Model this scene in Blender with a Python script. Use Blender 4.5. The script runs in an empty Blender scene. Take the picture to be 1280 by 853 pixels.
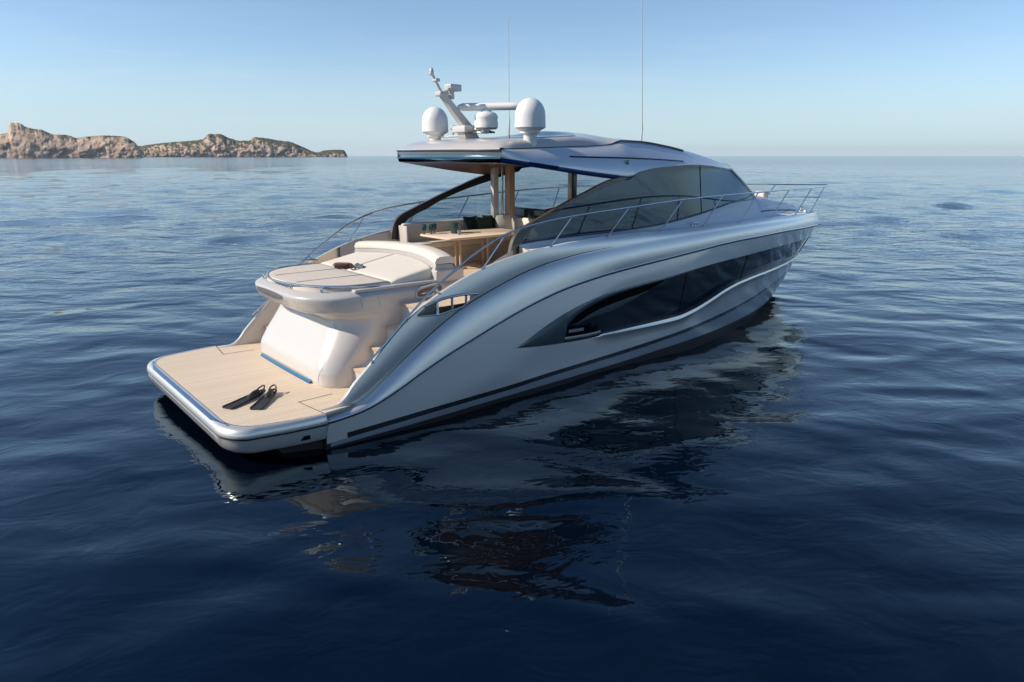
import bpy, math, random
import numpy as np
from mathutils import Vector, Euler, noise as mnoise

random.seed(7)
SC = bpy.context.scene
COL = SC.collection
rad = math.radians

# ------------------------------------------------------------------ camera
CAM_P = (-2.6231, -11.7753, 4.2615)
CAM_YAW = 0.880378
CAM_PITCH = math.atan(231.5 / 880.0)
cd = bpy.data.cameras.new('camera')
cd.sensor_width = 36.0
cd.lens = 880.0 / 1280.0 * 36.0
cd.clip_start = 0.1
cd.clip_end = 60000.0
cam = bpy.data.objects.new('camera', cd)
COL.objects.link(cam)
cam.location = CAM_P
cam.rotation_euler = Euler((math.pi / 2 - CAM_PITCH, 0, CAM_YAW - math.pi / 2), 'XYZ')
SC.camera = cam

# ------------------------------------------------------------------ world, sun, exposure
SUN_AZ, SUN_EL = rad(149), rad(33)
SUN = Vector((math.cos(SUN_AZ) * math.cos(SUN_EL), math.sin(SUN_AZ) * math.cos(SUN_EL), math.sin(SUN_EL)))
world = bpy.data.worlds.new("World")
SC.world = world
world.use_nodes = True
wn, wl = world.node_tree.nodes, world.node_tree.links
wn.clear()
sky = wn.new('ShaderNodeTexSky')
sky.sky_type = 'NISHITA'
sky.sun_disc = False
sky.sun_elevation = SUN_EL
sky.sun_rotation = math.atan2(SUN.x, SUN.y)
sky.altitude = 10
sky.air_density = 0.9
sky.dust_density = 0.15
sky.ozone_density = 3.0
bg = wn.new('ShaderNodeBackground')
bg.inputs['Strength'].default_value = 0.13
wo = wn.new('ShaderNodeOutputWorld')
tint = wn.new('ShaderNodeMix')          # cool white balance of the photograph
tint.data_type = 'RGBA'
tint.blend_type = 'MULTIPLY'
tint.inputs[0].default_value = 1.0
tint.inputs[7].default_value = (0.83, 0.965, 1.05, 1)
hsv = wn.new('ShaderNodeHueSaturation')
hsv.inputs['Saturation'].default_value = 0.84
wl.new(sky.outputs[0], hsv.inputs['Color'])
wl.new(hsv.outputs[0], tint.inputs[6])
wtc = wn.new('ShaderNodeTexCoord')
wmp = wn.new('ShaderNodeMapping')
wmp.inputs['Scale'].default_value = (2.2, 2.2, 26)
wmp.inputs['Rotation'].default_value = (rad(3), rad(-4), 0)
wl.new(wtc.outputs['Generated'], wmp.inputs[0])
wnz = wn.new('ShaderNodeTexNoise')
wnz.inputs['Scale'].default_value = 1.6
wnz.inputs['Detail'].default_value = 6
wnz.inputs['Roughness'].default_value = 0.6
wl.new(wmp.outputs[0], wnz.inputs['Vector'])
wsp = wn.new('ShaderNodeSeparateXYZ')
wl.new(wtc.outputs['Generated'], wsp.inputs[0])


def wmath(op, a, b):
    nd = wn.new('ShaderNodeMath')
    nd.operation = op
    for i, v in enumerate((a, b)):
        if isinstance(v, (int, float)):
            nd.inputs[i].default_value = v
        else:
            wl.new(v, nd.inputs[i])
    return nd.outputs[0]


def wrange(v, a, b, c, d):
    nd = wn.new('ShaderNodeMapRange')
    nd.interpolation_type = 'SMOOTHSTEP'
    wl.new(v, nd.inputs[0])
    for i, x in enumerate((a, b, c, d)):
        nd.inputs[i + 1].default_value = x
    return nd.outputs[0]


band = wmath('MULTIPLY', wrange(wsp.outputs[2], .02, .06, 0, 1), wrange(wsp.outputs[2], .08, .22, 1, 0))
wisp = wmath('MULTIPLY', wrange(wnz.outputs[0], .48, .74, 0, .10), band)
cmx = wn.new('ShaderNodeMix')
cmx.data_type = 'RGBA'
wl.new(wisp, cmx.inputs[0])
hz = wn.new('ShaderNodeMix')
hz.data_type = 'RGBA'
wl.new(wrange(wsp.outputs[2], -.02, .16, .92, 0), hz.inputs[0])
wl.new(tint.outputs[2], hz.inputs[6])
hz.inputs[7].default_value = (4.2, 5.35, 6.0, 1)
wl.new(hz.outputs[2], cmx.inputs[6])
cmx.inputs[7].default_value = (6.5, 6.8, 7.2, 1)
zen = wn.new('ShaderNodeMix')
zen.data_type = 'RGBA'
zen.blend_type = 'MULTIPLY'
wl.new(wrange(wsp.outputs[2], .22, .75, 0, 1), zen.inputs[0])
wl.new(cmx.outputs[2], zen.inputs[6])
zen.inputs[7].default_value = (.50, .69, .86, 1)
wl.new(zen.outputs[2], bg.inputs[0])
wl.new(bg.outputs[0], wo.inputs[0])

sl = bpy.data.lights.new('sun', 'SUN')
sl.energy = 5.0
sl.angle = rad(0.5)
sl.color = (1.0, 0.89, 0.75)
sun = bpy.data.objects.new('sun', sl)
COL.objects.link(sun)
sun.rotation_euler = SUN.to_track_quat('Z', 'Y').to_euler()
sun.location = (-30, 20, 30)

SC.view_settings.view_transform = 'Standard'
SC.view_settings.look = 'None'
SC.view_settings.exposure = 0.10
SC.view_settings.gamma = 1.0
SC.cycles.max_bounces = 10
SC.cycles.transparent_max_bounces = 16
SC.cycles.caustics_reflective = False
SC.cycles.caustics_refractive = False


# ------------------------------------------------------------------ materials
class NT:
    def __init__(s, name):
        s.m = bpy.data.materials.new(name)
        s.m.use_nodes = True
        s.t = s.m.node_tree
        s.n, s.l = s.t.nodes, s.t.links
        s.n.clear()
        s.out = s.n.new('ShaderNodeOutputMaterial')

    def node(s, typ, **kw):
        nd = s.n.new(typ)
        for k, v in kw.items():
            if k.startswith('i_'):
                nd.inputs[k[2:].replace('_', ' ')].default_value = v
            else:
                setattr(nd, k, v)
        return nd

    def math(s, op, a, b=0.0, c=None):
        nd = s.n.new('ShaderNodeMath')
        nd.operation = op
        for i, v in enumerate([a, b] + ([c] if c is not None else [])):
            if isinstance(v, (int, float)):
                nd.inputs[i].default_value = v
            else:
                s.l.new(v, nd.inputs[i])
        return nd.outputs[0]

    def mix(s, fac, a, b):
        nd = s.n.new('ShaderNodeMix')
        nd.data_type = 'RGBA'
        for i, v in ((0, fac), (6, a), (7, b)):
            if isinstance(v, (int, float)):
                nd.inputs[i].default_value = v
            elif isinstance(v, (tuple, list)):
                nd.inputs[i].default_value = (*v[:3], 1)
            else:
                s.l.new(v, nd.inputs[i])
        return nd.outputs[2]

    def coord(s, scale=(1, 1, 1), rot=(0, 0, 0), kind='Object'):
        tc = s.n.new('ShaderNodeTexCoord')
        mp = s.n.new('ShaderNodeMapping')
        mp.inputs['Scale'].default_value = scale
        mp.inputs['Rotation'].default_value = rot
        s.l.new(tc.outputs[kind], mp.inputs[0])
        return mp.outputs[0]

    def noise(s, vec, scale, detail=4, rough=0.55, dist=0.0):
        nd = s.n.new('ShaderNodeTexNoise')
        nd.inputs['Scale'].default_value = scale
        nd.inputs['Detail'].default_value = detail
        nd.inputs['Roughness'].default_value = rough
        nd.inputs['Distortion'].default_value = dist
        s.l.new(vec, nd.inputs['Vector'])
        return nd.outputs[0]

    def ramp(s, fac, stops):
        nd = s.n.new('ShaderNodeValToRGB')
        cr = nd.color_ramp
        while len(cr.elements) < len(stops):
            cr.elements.new(0.5)
        for e, (p, c) in zip(cr.elements, stops):
            e.position = p
            e.color = (*c, 1) if len(c) == 3 else c
        s.l.new(fac, nd.inputs[0])
        return nd.outputs[0]

    def bump(s, h, strength=0.3, dist=0.01, normal=None):
        nd = s.n.new('ShaderNodeBump')
        nd.inputs['Strength'].default_value = strength
        nd.inputs['Distance'].default_value = dist
        s.l.new(h, nd.inputs['Height'])
        if normal is not None:
            s.l.new(normal, nd.inputs['Normal'])
        return nd.outputs[0]

    def pbsdf(s, color=(.5, .5, .5), rough=.5, metal=0.0, coat=0.0, spec=.5, normal=None, ior=1.5, coat_rough=.03):
        p = s.n.new('ShaderNodeBsdfPrincipled')
        if isinstance(color, (tuple, list)):
            p.inputs['Base Color'].default_value = (*color[:3], 1)
        else:
            s.l.new(color, p.inputs['Base Color'])
        if isinstance(rough, (int, float)):
            p.inputs['Roughness'].default_value = rough
        else:
            s.l.new(rough, p.inputs['Roughness'])
        p.inputs['Metallic'].default_value = metal
        p.inputs['Coat Weight'].default_value = coat
        p.inputs['Coat Roughness'].default_value = coat_rough
        p.inputs['Specular IOR Level'].default_value = spec
        p.inputs['IOR'].default_value = ior
        if normal is not None:
            s.l.new(normal, p.inputs['Normal'])
        s.l.new(p.outputs[0], s.out.inputs[0])
        return p


def simple(name, color, rough=.5, metal=0.0, coat=0.0, spec=.5, var=.06, bump=0.0, scale=3.0, ior=1.5):
    t = NT(name)
    v = t.coord()
    n = t.noise(v, scale, 4)
    dark = tuple(c * (1 - var) for c in color)
    lite = tuple(min(1, c * (1 + var)) for c in color)
    c = t.mix(n, dark, lite)
    nm = t.bump(t.noise(v, scale * 30, 3), bump, 0.004) if bump else None
    t.pbsdf(c, rough, metal, coat, spec, nm, ior)
    return t.m


def mk_teak(name, col_a, col_b, axis=1, w=0.055, groove=0.6):
    t = NT(name)
    tc = t.node('ShaderNodeTexCoord')
    sp = t.node('ShaderNodeSeparateXYZ')
    t.l.new(tc.outputs['Object'], sp.inputs[0])
    y = sp.outputs[axis]
    s = t.math('DIVIDE', y, w)
    fr = t.math('FRACT', s)
    idx = t.math('FLOOR', s)
    wn_ = t.node('ShaderNodeTexWhiteNoise', noise_dimensions='1D')
    t.l.new(idx, wn_.inputs['W'])
    sc = (2.0, 30, 30) if axis == 1 else (30, 2.0, 30)
    gr = t.noise(t.coord(sc), 1.2, 5, .6)
    f = t.math('ADD', t.math('MULTIPLY', wn_.outputs[0], .55), t.math('MULTIPLY', gr, .45))
    c = t.mix(f, col_a, col_b)
    edge = t.math('LESS_THAN', fr, .10)
    c2 = t.mix(t.math('MULTIPLY', edge, groove), c, (.16, .12, .09))
    patch = t.noise(t.coord((.6, .6, .6)), 1.0, 3)
    c3 = t.mix(t.math('MULTIPLY', patch, .15), c2, (.58, .46, .35))
    h = t.math('SUBTRACT', 1.0, edge)
    nm = t.bump(h, .25, .002)
    t.pbsdf(c3, .55, 0, 0, .4, nm)
    return t.m


def mk_silver():
    t = NT('metallic_silver_paint')
    v = t.coord()
    fl = t.noise(v, 700, 2)
    c = t.mix(fl, (.74, .685, .62), (.86, .80, .73))
    big = t.noise(t.coord((.35, .35, .6)), 1.0, 2)
    nm = t.bump(big, .12, .02)
    p = t.pbsdf(c, .32, .58, 1.0, .5, nm, 1.5, .02)
    return t.m


def mk_glass(name, tint, refl_ior=1.5, base_refl=0.0, rough=0.0):
    t = NT(name)
    tr = t.node('ShaderNodeBsdfTransparent')
    tr.inputs[0].default_value = (*tint, 1)
    gl = t.node('ShaderNodeBsdfGlossy')
    gl.inputs['Roughness'].default_value = rough
    gl.inputs['Color'].default_value = (.72, .86, .98, 1)
    geo = t.node('ShaderNodeNewGeometry')
    dt = t.node('ShaderNodeVectorMath', operation='DOT_PRODUCT')
    t.l.new(geo.outputs['Normal'], dt.inputs[0])
    t.l.new(geo.outputs['Incoming'], dt.inputs[1])
    f0 = ((refl_ior - 1) / (refl_ior + 1)) ** 2
    cs = t.math('ABSOLUTE', dt.outputs['Value'])
    fr = t.math('MULTIPLY', t.math('POWER', t.math('SUBTRACT', 1.0, cs), 5.0), 1 - f0)
    f = t.math('ADD', fr, f0 + base_refl)
    f = t.math('MINIMUM', f, 1.0)
    mx = t.node('ShaderNodeMixShader')
    t.l.new(f, mx.inputs[0])
    t.l.new(tr.outputs[0], mx.inputs[1])
    t.l.new(gl.outputs[0], mx.inputs[2])
    t.l.new(mx.outputs[0], t.out.inputs[0])
    return t.m


def mk_water():
    t = NT('sea_water')
    tc = t.node('ShaderNodeTexCoord')

    def aligned(sx, sy, rot):
        r = t.node('ShaderNodeMapping')
        r.inputs['Rotation'].default_value = (0, 0, rot)
        t.l.new(tc.outputs['Object'], r.inputs[0])
        mp = t.node('ShaderNodeMapping')
        mp.inputs['Scale'].default_value = (sx, sy, 1)
        t.l.new(r.outputs[0], mp.inputs[0])
        return mp.outputs[0]

    def wave(sx, sy, rot, scale, detail, rough, dist=0.0):
        return t.noise(aligned(sx, sy, rot), scale, detail, rough, dist)
    # calmer in the lee of the yacht, more ruffled out at sea
    d = t.node('ShaderNodeVectorMath', operation='DISTANCE')
    t.l.new(tc.outputs['Object'], d.inputs[0])
    d.inputs[1].default_value = (4, -7, 0)

    def ease(a0, a1, v0, v1):
        mr = t.node('ShaderNodeMapRange', interpolation_type='SMOOTHSTEP')
        t.l.new(d.outputs['Value'], mr.inputs[0])
        for k, v_ in zip((1, 2, 3, 4), (a0, a1, v0, v1)):
            mr.inputs[k].default_value = v_
        return mr.outputs[0]
    a = wave(1.0, .55, rad(-70), .22, 1, .4, .3)       # long swell
    b = wave(1.0, .62, rad(-45), .62, 1, .42, .5)      # metre waves
    c = wave(1.0, .60, rad(-58), 1.9, 3, .55, .5)      # ripples
    gust = t.math('ADD', .55, t.math('MULTIPLY', wave(1, .5, rad(-40), .035, 3, .5), .9))
    h = t.math('MULTIPLY', b, t.math('MULTIPLY', ease(5, 50, .13, .10), gust))
    h = t.math('ADD', h, t.math('MULTIPLY', c, t.math('MULTIPLY', ease(7, 40, .015, .085), gust)))
    h = t.math('ADD', h, t.math('MULTIPLY', a, .12))
    # far out the waves are smaller than a pixel: keep their slopes
    nz = t.node('ShaderNodeTexNoise')
    nz.inputs['Scale'].default_value = .9
    nz.inputs['Detail'].default_value = 3
    t.l.new(aligned(1, .5, rad(-50)), nz.inputs['Vector'])
    off = t.node('ShaderNodeVectorMath', operation='SUBTRACT')
    t.l.new(nz.outputs['Color'], off.inputs[0])
    off.inputs[1].default_value = (.5, .5, .5)
    sc_ = t.node('ShaderNodeVectorMath', operation='SCALE')
    t.l.new(off.outputs[0], sc_.inputs[0])
    t.l.new(t.math('MULTIPLY', ease(60, 400, 0, .30), gust), sc_.inputs['Scale'])
    fl = t.node('ShaderNodeVectorMath', operation='MULTIPLY')
    t.l.new(sc_.outputs[0], fl.inputs[0])
    fl.inputs[1].default_value = (1, 1, 0)
    ad = t.node('ShaderNodeVectorMath', operation='ADD')
    t.l.new(fl.outputs[0], ad.inputs[0])
    ad.inputs[1].default_value = (0, 0, 1)
    nn = t.node('ShaderNodeVectorMath', operation='NORMALIZE')
    t.l.new(ad.outputs[0], nn.inputs[0])
    nm = t.bump(h, 1.0, 1.0, nn.outputs[0])
    big = wave(1, 1, 0, .03, 3, .5)
    col = t.mix(big, (.0001, .0013, .0048), (.0002, .0019, .0066))
    p = t.pbsdf(col, ease(40, 500, .010, .10), 0, 0, .5, nm, 1.58)
    p.inputs['Specular Tint'].default_value = (.30, .71, .98, 1)
    return t.m


def mk_rock(name, bias):
    t = NT(name)
    v = t.coord((1, 1, 1))
    n1 = t.noise(t.coord((.035, .035, .05)), 1.0, 8, .65)
    n2 = t.noise(t.coord((.010, .010, .006)), 1.0, 5, .6)
    n3 = t.noise(t.coord((.05, .05, .03)), 1.0, 6, .7)
    rock = t.ramp(n1, [(.28, (.22, .15, .11)), (.42, (.52, .365, .26)), (.56, (.72, .53, .385)), (.72, (.78, .66, .54))])
    grey = t.ramp(n3, [(.3, (.27, .215, .19)), (.7, (.55, .47, .41))])
    c = t.mix(t.ramp(n2, [(.42, (0, 0, 0)), (.62, (1, 1, 1))]), rock, grey)
    geo = t.node('ShaderNodeNewGeometry')
    sp = t.node('ShaderNodeSeparateXYZ')
    t.l.new(geo.outputs['Normal'], sp.inputs[0])
    up = t.math('MULTIPLY', sp.outputs[2], .95)
    veg_n = t.noise(t.coord((.06, .06, .06)), 1.0, 6, .7)
    f = t.math('ADD', up, t.math('MULTIPLY', veg_n, 2.0))
    f = t.math('SUBTRACT', f, bias)
    f = t.math('MULTIPLY', f, 4.0)
    cl = t.node('ShaderNodeClamp')
    t.l.new(f, cl.inputs[0])
    green = t.mix(t.noise(t.coord((.15, .15, .15)), 1.0, 4), (.055, .062, .038), (.13, .125, .075))
    c = t.mix(cl.outputs[0], c, green)
    nm = t.bump(n1, .6, 5.0)
    t.pbsdf(c, .9, 0, 0, .2, nm)
    return t.m


M = {}
M['silver'] = mk_silver()
M['pearl'] = simple('pearl_silver_paint', (.70, .71, .72), .30, .35, .8, var=.02, scale=.8)
M['gel'] = simple('cream_gelcoat', (.55, .515, .48), .28, 0, .6, var=.02, scale=.8)
M['gelwarm'] = simple('beige_gelcoat', (.56, .50, .45), .35, 0, .4, var=.03, scale=.8)
M['white'] = simple('white_gelcoat', (.575, .555, .53), .3, 0, .5, var=.02)
M['radome'] = simple('white_radome_plastic', (.80, .79, .76), .45, var=.03, scale=5)
M['deck'] = simple('white_nonslip_deck', (.72, .73, .74), .5, 0, .2, var=.03, bump=.08, scale=10)
M['teak'] = mk_teak('bleached_teak_deck', (.72, .575, .415), (.85, .70, .525), 1, .062, .8)
M['teakx'] = mk_teak('bleached_teak_table', (.74, .59, .45), (.82, .67, .52), 1, .16, .2)
M['wood'] = simple('brown_wood_veneer', (.16, .085, .045), .35, 0, .3, var=.3, scale=6)
M['woodlt'] = simple('tan_wood_post', (.48, .36, .26), .4, 0, .2, var=.12, scale=6)
M['chrome'] = simple('polished_stainless', (.70, .675, .64), .16, 1.0, var=.03)
M['black'] = simple('black_rubber', (.012, .012, .014), .45, var=.2)
M['gap'] = simple('dark_recess', (.002, .002, .003), .9, var=.2, spec=.1)
M['stripe'] = simple('black_boot_stripe', (.010, .011, .014), .25, 0, .6, var=.1)
M['greystripe'] = simple('pale_grey_stripe', (.30, .31, .34), .3, .3, .6, var=.04)
M['antifoul'] = simple('dark_antifouling', (.018, .016, .020), .6, var=.3, scale=4)
M['fin'] = simple('gunmetal_panel_paint', (.060, .083, .092), .25, .45, .8, var=.08)
M['blade'] = simple('slate_blade_paint', (.17, .20, .215), .35, .4, .5, var=.08)
M['hullglass'] = simple('dark_hull_glass', (.003, .009, .015), .03, 0, 0, var=.1, ior=1.42)
M['glass'] = mk_glass('tinted_cabin_glass', (.030, .044, .052), 1.5, .07)
M['clear'] = mk_glass('lightly_tinted_glass', (.60, .66, .69), 1.5, .04)
M['roofglass'] = simple('black_roof_glass', (.010, .018, .030), .06, 0, 0, var=.1, ior=1.6)
M['frame'] = simple('dark_grey_frame', (.035, .034, .034), .22, .4, .8, var=.1)
M['bronze'] = simple('bronze_pillar_trim', (.15, .115, .085), .3, .5, .6, var=.1)
M['cush'] = simple('cream_upholstery', (.70, .645, .56), .85, var=.04, bump=.15, scale=6)
M['cushpad'] = simple('beige_upholstery', (.65, .575, .49), .85, var=.05, bump=.15, scale=6)
M['cushgrey'] = simple('grey_upholstery', (.42, .40, .385), .8, var=.05, bump=.15, scale=6)
M['sofabase'] = simple('taupe_sofa_base', (.56, .48, .41), .6, var=.06)
M['mesh'] = simple('grey_speaker_mesh', (.16, .16, .18), .6, .3, var=.2, scale=60)
M['led'] = simple('steel_tread_strip', (.30, .38, .44), .15, .9, var=.1)
M['fascia'] = simple('grey_fascia_paint', (.24, .28, .30), .25, .4, .8, var=.05)
M['tealblue'] = simple('teal_trim_and_reflection', (.02, .12, .22), .2, .2, .8, var=.05)  # own colour of the door sill; a painted reflection under the aft fascia
M['blue'] = simple('blue_underside_reflection', (.012, .032, .13), .2, .2, .8, var=.05)  # sea reflection on the shaded wing underside, painted in as dark blue
M['water'] = mk_water()
M['rock'] = mk_rock('tan_cliff_rock', 1.64)
M['rock_scrub'] = mk_rock('scrub_covered_rock', 1.46)
M['rubber_fin'] = simple('black_fin_rubber', (.030, .028, .026), .5, var=.25, scale=20)
M['leather'] = simple('red_brown_leather', (.27, .085, .05), .5, var=.15, scale=20, bump=.1)
M['leatherdk'] = simple('dark_leather_lining', (.035, .012, .010), .7, var=.15)
M['camsilver'] = simple('grey_camera_body', (.22, .26, .28), .35, .5, var=.1, scale=20)
M['lens'] = simple('lens_glass', (.35, .38, .40), .08, .6, var=.05)
M['strap'] = simple('brown_strap', (.10, .075, .06), .7, var=.1)
M['tealglass'] = simple('teal_glass', (.006, .075, .085), .08, 0, 0, var=.2, ior=1.5)
M['greenglass'] = simple('dark_green_glass', (.035, .085, .070), .1, 0, 0, var=.2, ior=1.5)
M['cushgreen'] = simple('olive_green_velvet', (.030, .055, .030), .9, var=.2, scale=12, bump=.1)
M['cushnavy'] = simple('dark_teal_velvet', (.006, .016, .017), .9, var=.2, scale=12, bump=.1)
M['green'] = simple('green_lens', (.003, .12, .075), .2, 0, .5, var=.1)
M['bread'] = simple('pale_wood_board', (.55, .38, .22), .6, var=.1, scale=20)

# ------------------------------------------------------------------ mesh helpers


def pchip(xs, ys):
    xs, ys = np.array(xs, float), np.array(ys, float)
    h = np.diff(xs)
    dl = np.diff(ys) / h
    m = np.zeros_like(xs)
    for i in range(1, len(xs) - 1):
        if dl[i - 1] * dl[i] > 0:
            w1, w2 = 2 * h[i] + h[i - 1], h[i] + 2 * h[i - 1]
            m[i] = (w1 + w2) / (w1 / dl[i - 1] + w2 / dl[i])
    m[0], m[-1] = dl[0], dl[-1]

    def f(x):
        x = np.asarray(x, float)
        i = np.clip(np.searchsorted(xs, x) - 1, 0, len(xs) - 2)
        t = (x - xs[i]) / h[i]
        t = np.clip(t, 0, 1)
        return ((2 * t**3 - 3 * t**2 + 1) * ys[i] + (t**3 - 2 * t**2 + t) * h[i] * m[i]
                + (-2 * t**3 + 3 * t**2) * ys[i + 1] + (t**3 - t**2) * h[i] * m[i + 1])
    return f


def crv(*pts):
    return pchip([p[0] for p in pts], [p[1] for p in pts])


def smooth_path(pts, n=12):
    """Catmull-Rom through points."""
    P = [np.array(p, float) for p in pts]
    P = [2 * P[0] - P[1]] + P + [2 * P[-1] - P[-2]]
    out = []
    for i in range(1, len(P) - 2):
        for k in range(n):
            t = k / n
            out.append(.5 * ((2 * P[i]) + (-P[i - 1] + P[i + 1]) * t + (2 * P[i - 1] - 5 * P[i] + 4 * P[i + 1] - P[i + 2]) * t * t
                             + (-P[i - 1] + 3 * P[i] - 3 * P[i + 1] + P[i + 2]) * t**3))
    out.append(P[-2])
    return out


class MB:
    def __init__(s):
        s.v, s.f, s.mi = [], [], []

    def grid(s, P, mat=0, mirror=False, closeu=False, closev=False, matf=None, skip=None):
        P = np.asarray(P, float)
        for sgn in ((1, -1) if mirror else (1,)):
            n, m = P.shape[:2]
            b = len(s.v)
            Q = P * np.array([1, sgn, 1])
            s.v += [tuple(p) for p in Q.reshape(-1, 3)]
            for i in range(n if closeu else n - 1):
                for j in range(m if closev else m - 1):
                    if skip and skip(i, j):
                        continue
                    i2, j2 = (i + 1) % n, (j + 1) % m
                    q = (b + i * m + j, b + i * m + j2, b + i2 * m + j2, b + i2 * m + j)
                    s.f.append(q if sgn > 0 else q[::-1])
                    s.mi.append(matf(i, j) if matf else mat)
        return s

    def poly(s, pts, mat=0):
        b = len(s.v)
        s.v += [tuple(p) for p in pts]
        s.f.append(tuple(range(b, b + len(pts))))
        s.mi.append(mat)
        return s

    def prism(s, pts, vec, mat=0):
        """extrude a polygon by vec"""
        n = len(pts)
        b = len(s.v)
        s.v += [tuple(p) for p in pts] + [tuple(np.array(p, float) + np.array(vec, float)) for p in pts]
        s.f.append(tuple(range(b, b + n)))
        s.f.append(tuple(range(b + 2 * n - 1, b + n - 1, -1)))
        s.mi += [mat, mat]
        for i in range(n):
            j = (i + 1) % n
            s.f.append((b + i, b + n + i, b + n + j, b + j))
            s.mi.append(mat)
        return s

    def box(s, c, d, mat=0, rotz=0.0, bev=0.0):
        x, y, z = d[0] / 2, d[1] / 2, d[2] / 2
        bv = min(bev, x * .9, y * .9, z * .9)
        ca, sa = math.cos(rotz), math.sin(rotz)

        def tr(p):
            return (c[0] + p[0] * ca - p[1] * sa, c[1] + p[0] * sa + p[1] * ca, c[2] + p[2])
        if bv <= 0:
            P = [tr((sx * x, sy * y, sz * z)) for sz in (-1, 1) for sx, sy in ((-1, -1), (1, -1), (1, 1), (-1, 1))]
            b = len(s.v)
            s.v += P
            for q in ((0, 3, 2, 1), (4, 5, 6, 7), (0, 1, 5, 4), (1, 2, 6, 5), (2, 3, 7, 6), (3, 0, 4, 7)):
                s.f.append(tuple(b + k for k in q))
                s.mi.append(mat)
            return s
        # rounded box: rounded rectangle rings stacked with quarter-circle profile
        rings = []
        k = 4
        prof = [(-z + bv - bv * math.cos(a), -bv + bv * math.sin(a)) for a in np.linspace(0, math.pi / 2, k)]
        prof += [(z - bv + bv * math.sin(a), -bv + bv * math.cos(a)) for a in np.linspace(0, math.pi / 2, k)]
        for zz, off in prof:
            ring = []
            r = bv
            for cx, cy, a0 in ((x - r, y - r, 0), (-x + r, y - r, 90), (-x + r, -y + r, 180), (x - r, -y + r, 270)):
                for a in np.linspace(rad(a0), rad(a0 + 90), k):
                    rr = r + off
                    ring.append(tr((cx + rr * math.cos(a), cy + rr * math.sin(a), zz)))
            rings.append(ring)
        s.grid(np.array(rings), mat, closev=True)
        s.poly(rings[0][::-1], mat)
        s.poly(rings[-1], mat)
        return s

    def tube(s, pts, r, mat=0, seg=10, closed=False, caps=True):
        P = [np.array(p, float) for p in pts]
        Q = [P[0]]
        for p in P[1:]:
            if np.linalg.norm(p - Q[-1]) > 1e-6:
                Q.append(p)
        P = Q
        n = len(P)
        rr = r if hasattr(r, '__len__') else [r] * n
        rings = []
        T = []
        for i in range(n):
            if closed:
                t = P[(i + 1) % n] - P[i - 1]
            else:
                t = P[min(i + 1, n - 1)] - P[max(i - 1, 0)]
            T.append(t / np.linalg.norm(t))
        up = np.array([0, 0, 1.0]) if abs(T[0][2]) < .9 else np.array([1.0, 0, 0])
        u = np.cross(T[0], up)
        u /= np.linalg.norm(u)
        for i in range(n):
            u = u - T[i] * np.dot(u, T[i])
            u /= np.linalg.norm(u)
            w = np.cross(T[i], u)
            rings.append([P[i] + rr[i] * (u * math.cos(a) + w * math.sin(a)) for a in np.linspace(0, 2 * math.pi, seg, endpoint=False)])
        s.grid(np.array(rings), mat, closev=True, closeu=closed)
        if caps and not closed:
            s.poly(rings[0][::-1], mat)
            s.poly(rings[-1], mat)
        return s

    def lathe(s, prof, c=(0, 0, 0), seg=32, mat=0, axis=None):
        """prof: list of (r, z)"""
        rings = []
        for r, z in prof:
            ring = []
            for a in np.linspace(0, 2 * math.pi, seg, endpoint=False):
                p = Vector((r * math.cos(a), r * math.sin(a), z))
                if axis is not None:
                    p = axis @ p
                ring.append((c[0] + p.x, c[1] + p.y, c[2] + p.z))
            rings.append(ring)
        s.grid(np.array(rings), mat, closev=True)
        s.poly(rings[0][::-1], mat)
        s.poly(rings[-1], mat)
        return s

    def mirror_all(s):
        b = len(s.v)
        nf = len(s.f)
        s.v += [(x, -y, z) for x, y, z in s.v]
        for k in range(nf):
            s.f.append(tuple(b + i for i in s.f[k][::-1]))
            s.mi.append(s.mi[k])
        return s

    def build(s, name, mats, parent=None, angle=35, subsurf=0, bevel=0.0):
        if not isinstance(mats, (list, tuple)):
            mats = [mats]
        me = bpy.data.meshes.new(name)
        import bmesh
        bm = bmesh.new()
        vs = [bm.verts.new(p) for p in s.v]
        for f, mi in zip(s.f, s.mi):
            try:
                fc = bm.faces.new([vs[i] for i in dict.fromkeys(f)])
                fc.material_index = mi
                fc.smooth = True
            except ValueError:
                pass
        bmesh.ops.remove_doubles(bm, verts=bm.verts, dist=1e-5)
        bmesh.ops.dissolve_degenerate(bm, dist=1e-6, edges=bm.edges)
        bmesh.ops.recalc_face_normals(bm, faces=bm.faces)
        bm.to_mesh(me)
        bm.free()
        for m in mats:
            me.materials.append(M[m] if isinstance(m, str) else m)
        if angle < 180:
            me.set_sharp_from_angle(angle=rad(angle))
        o = bpy.data.objects.new(name, me)
        COL.objects.link(o)
        if parent is not None:
            o.parent = parent
        if bevel:
            md = o.modifiers.new('bevel', 'BEVEL')
            md.width = bevel
            md.segments = 3
            md.limit_method = 'ANGLE'
            md.angle_limit = rad(40)
        if subsurf:
            md = o.modifiers.new('subsurf', 'SUBSURF')
            md.levels = md.render_levels = subsurf
        return o


def two_sides(mb, name, mats, parent=None, **kw):
    a = mb.build(name, mats, parent, **kw)
    m2 = MB()
    m2.v = [(x, -y, z) for x, y, z in mb.v]
    m2.f = [f[::-1] for f in mb.f]
    m2.mi = list(mb.mi)
    return a, m2.build(name, mats, parent, **kw)


def empty(name, loc, label, cat, group=None, rotz=0.0):
    o = bpy.data.objects.new(name, None)
    COL.objects.link(o)
    o.location = loc
    o.rotation_euler = (0, 0, rotz)
    return tag(o, label, cat, group)


def tag(o, label, cat, group=None):
    o['label'] = label
    o['category'] = cat
    if group:
        o['group'] = group
    return o


def structure(o):
    o['kind'] = 'structure'
    return o


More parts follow.
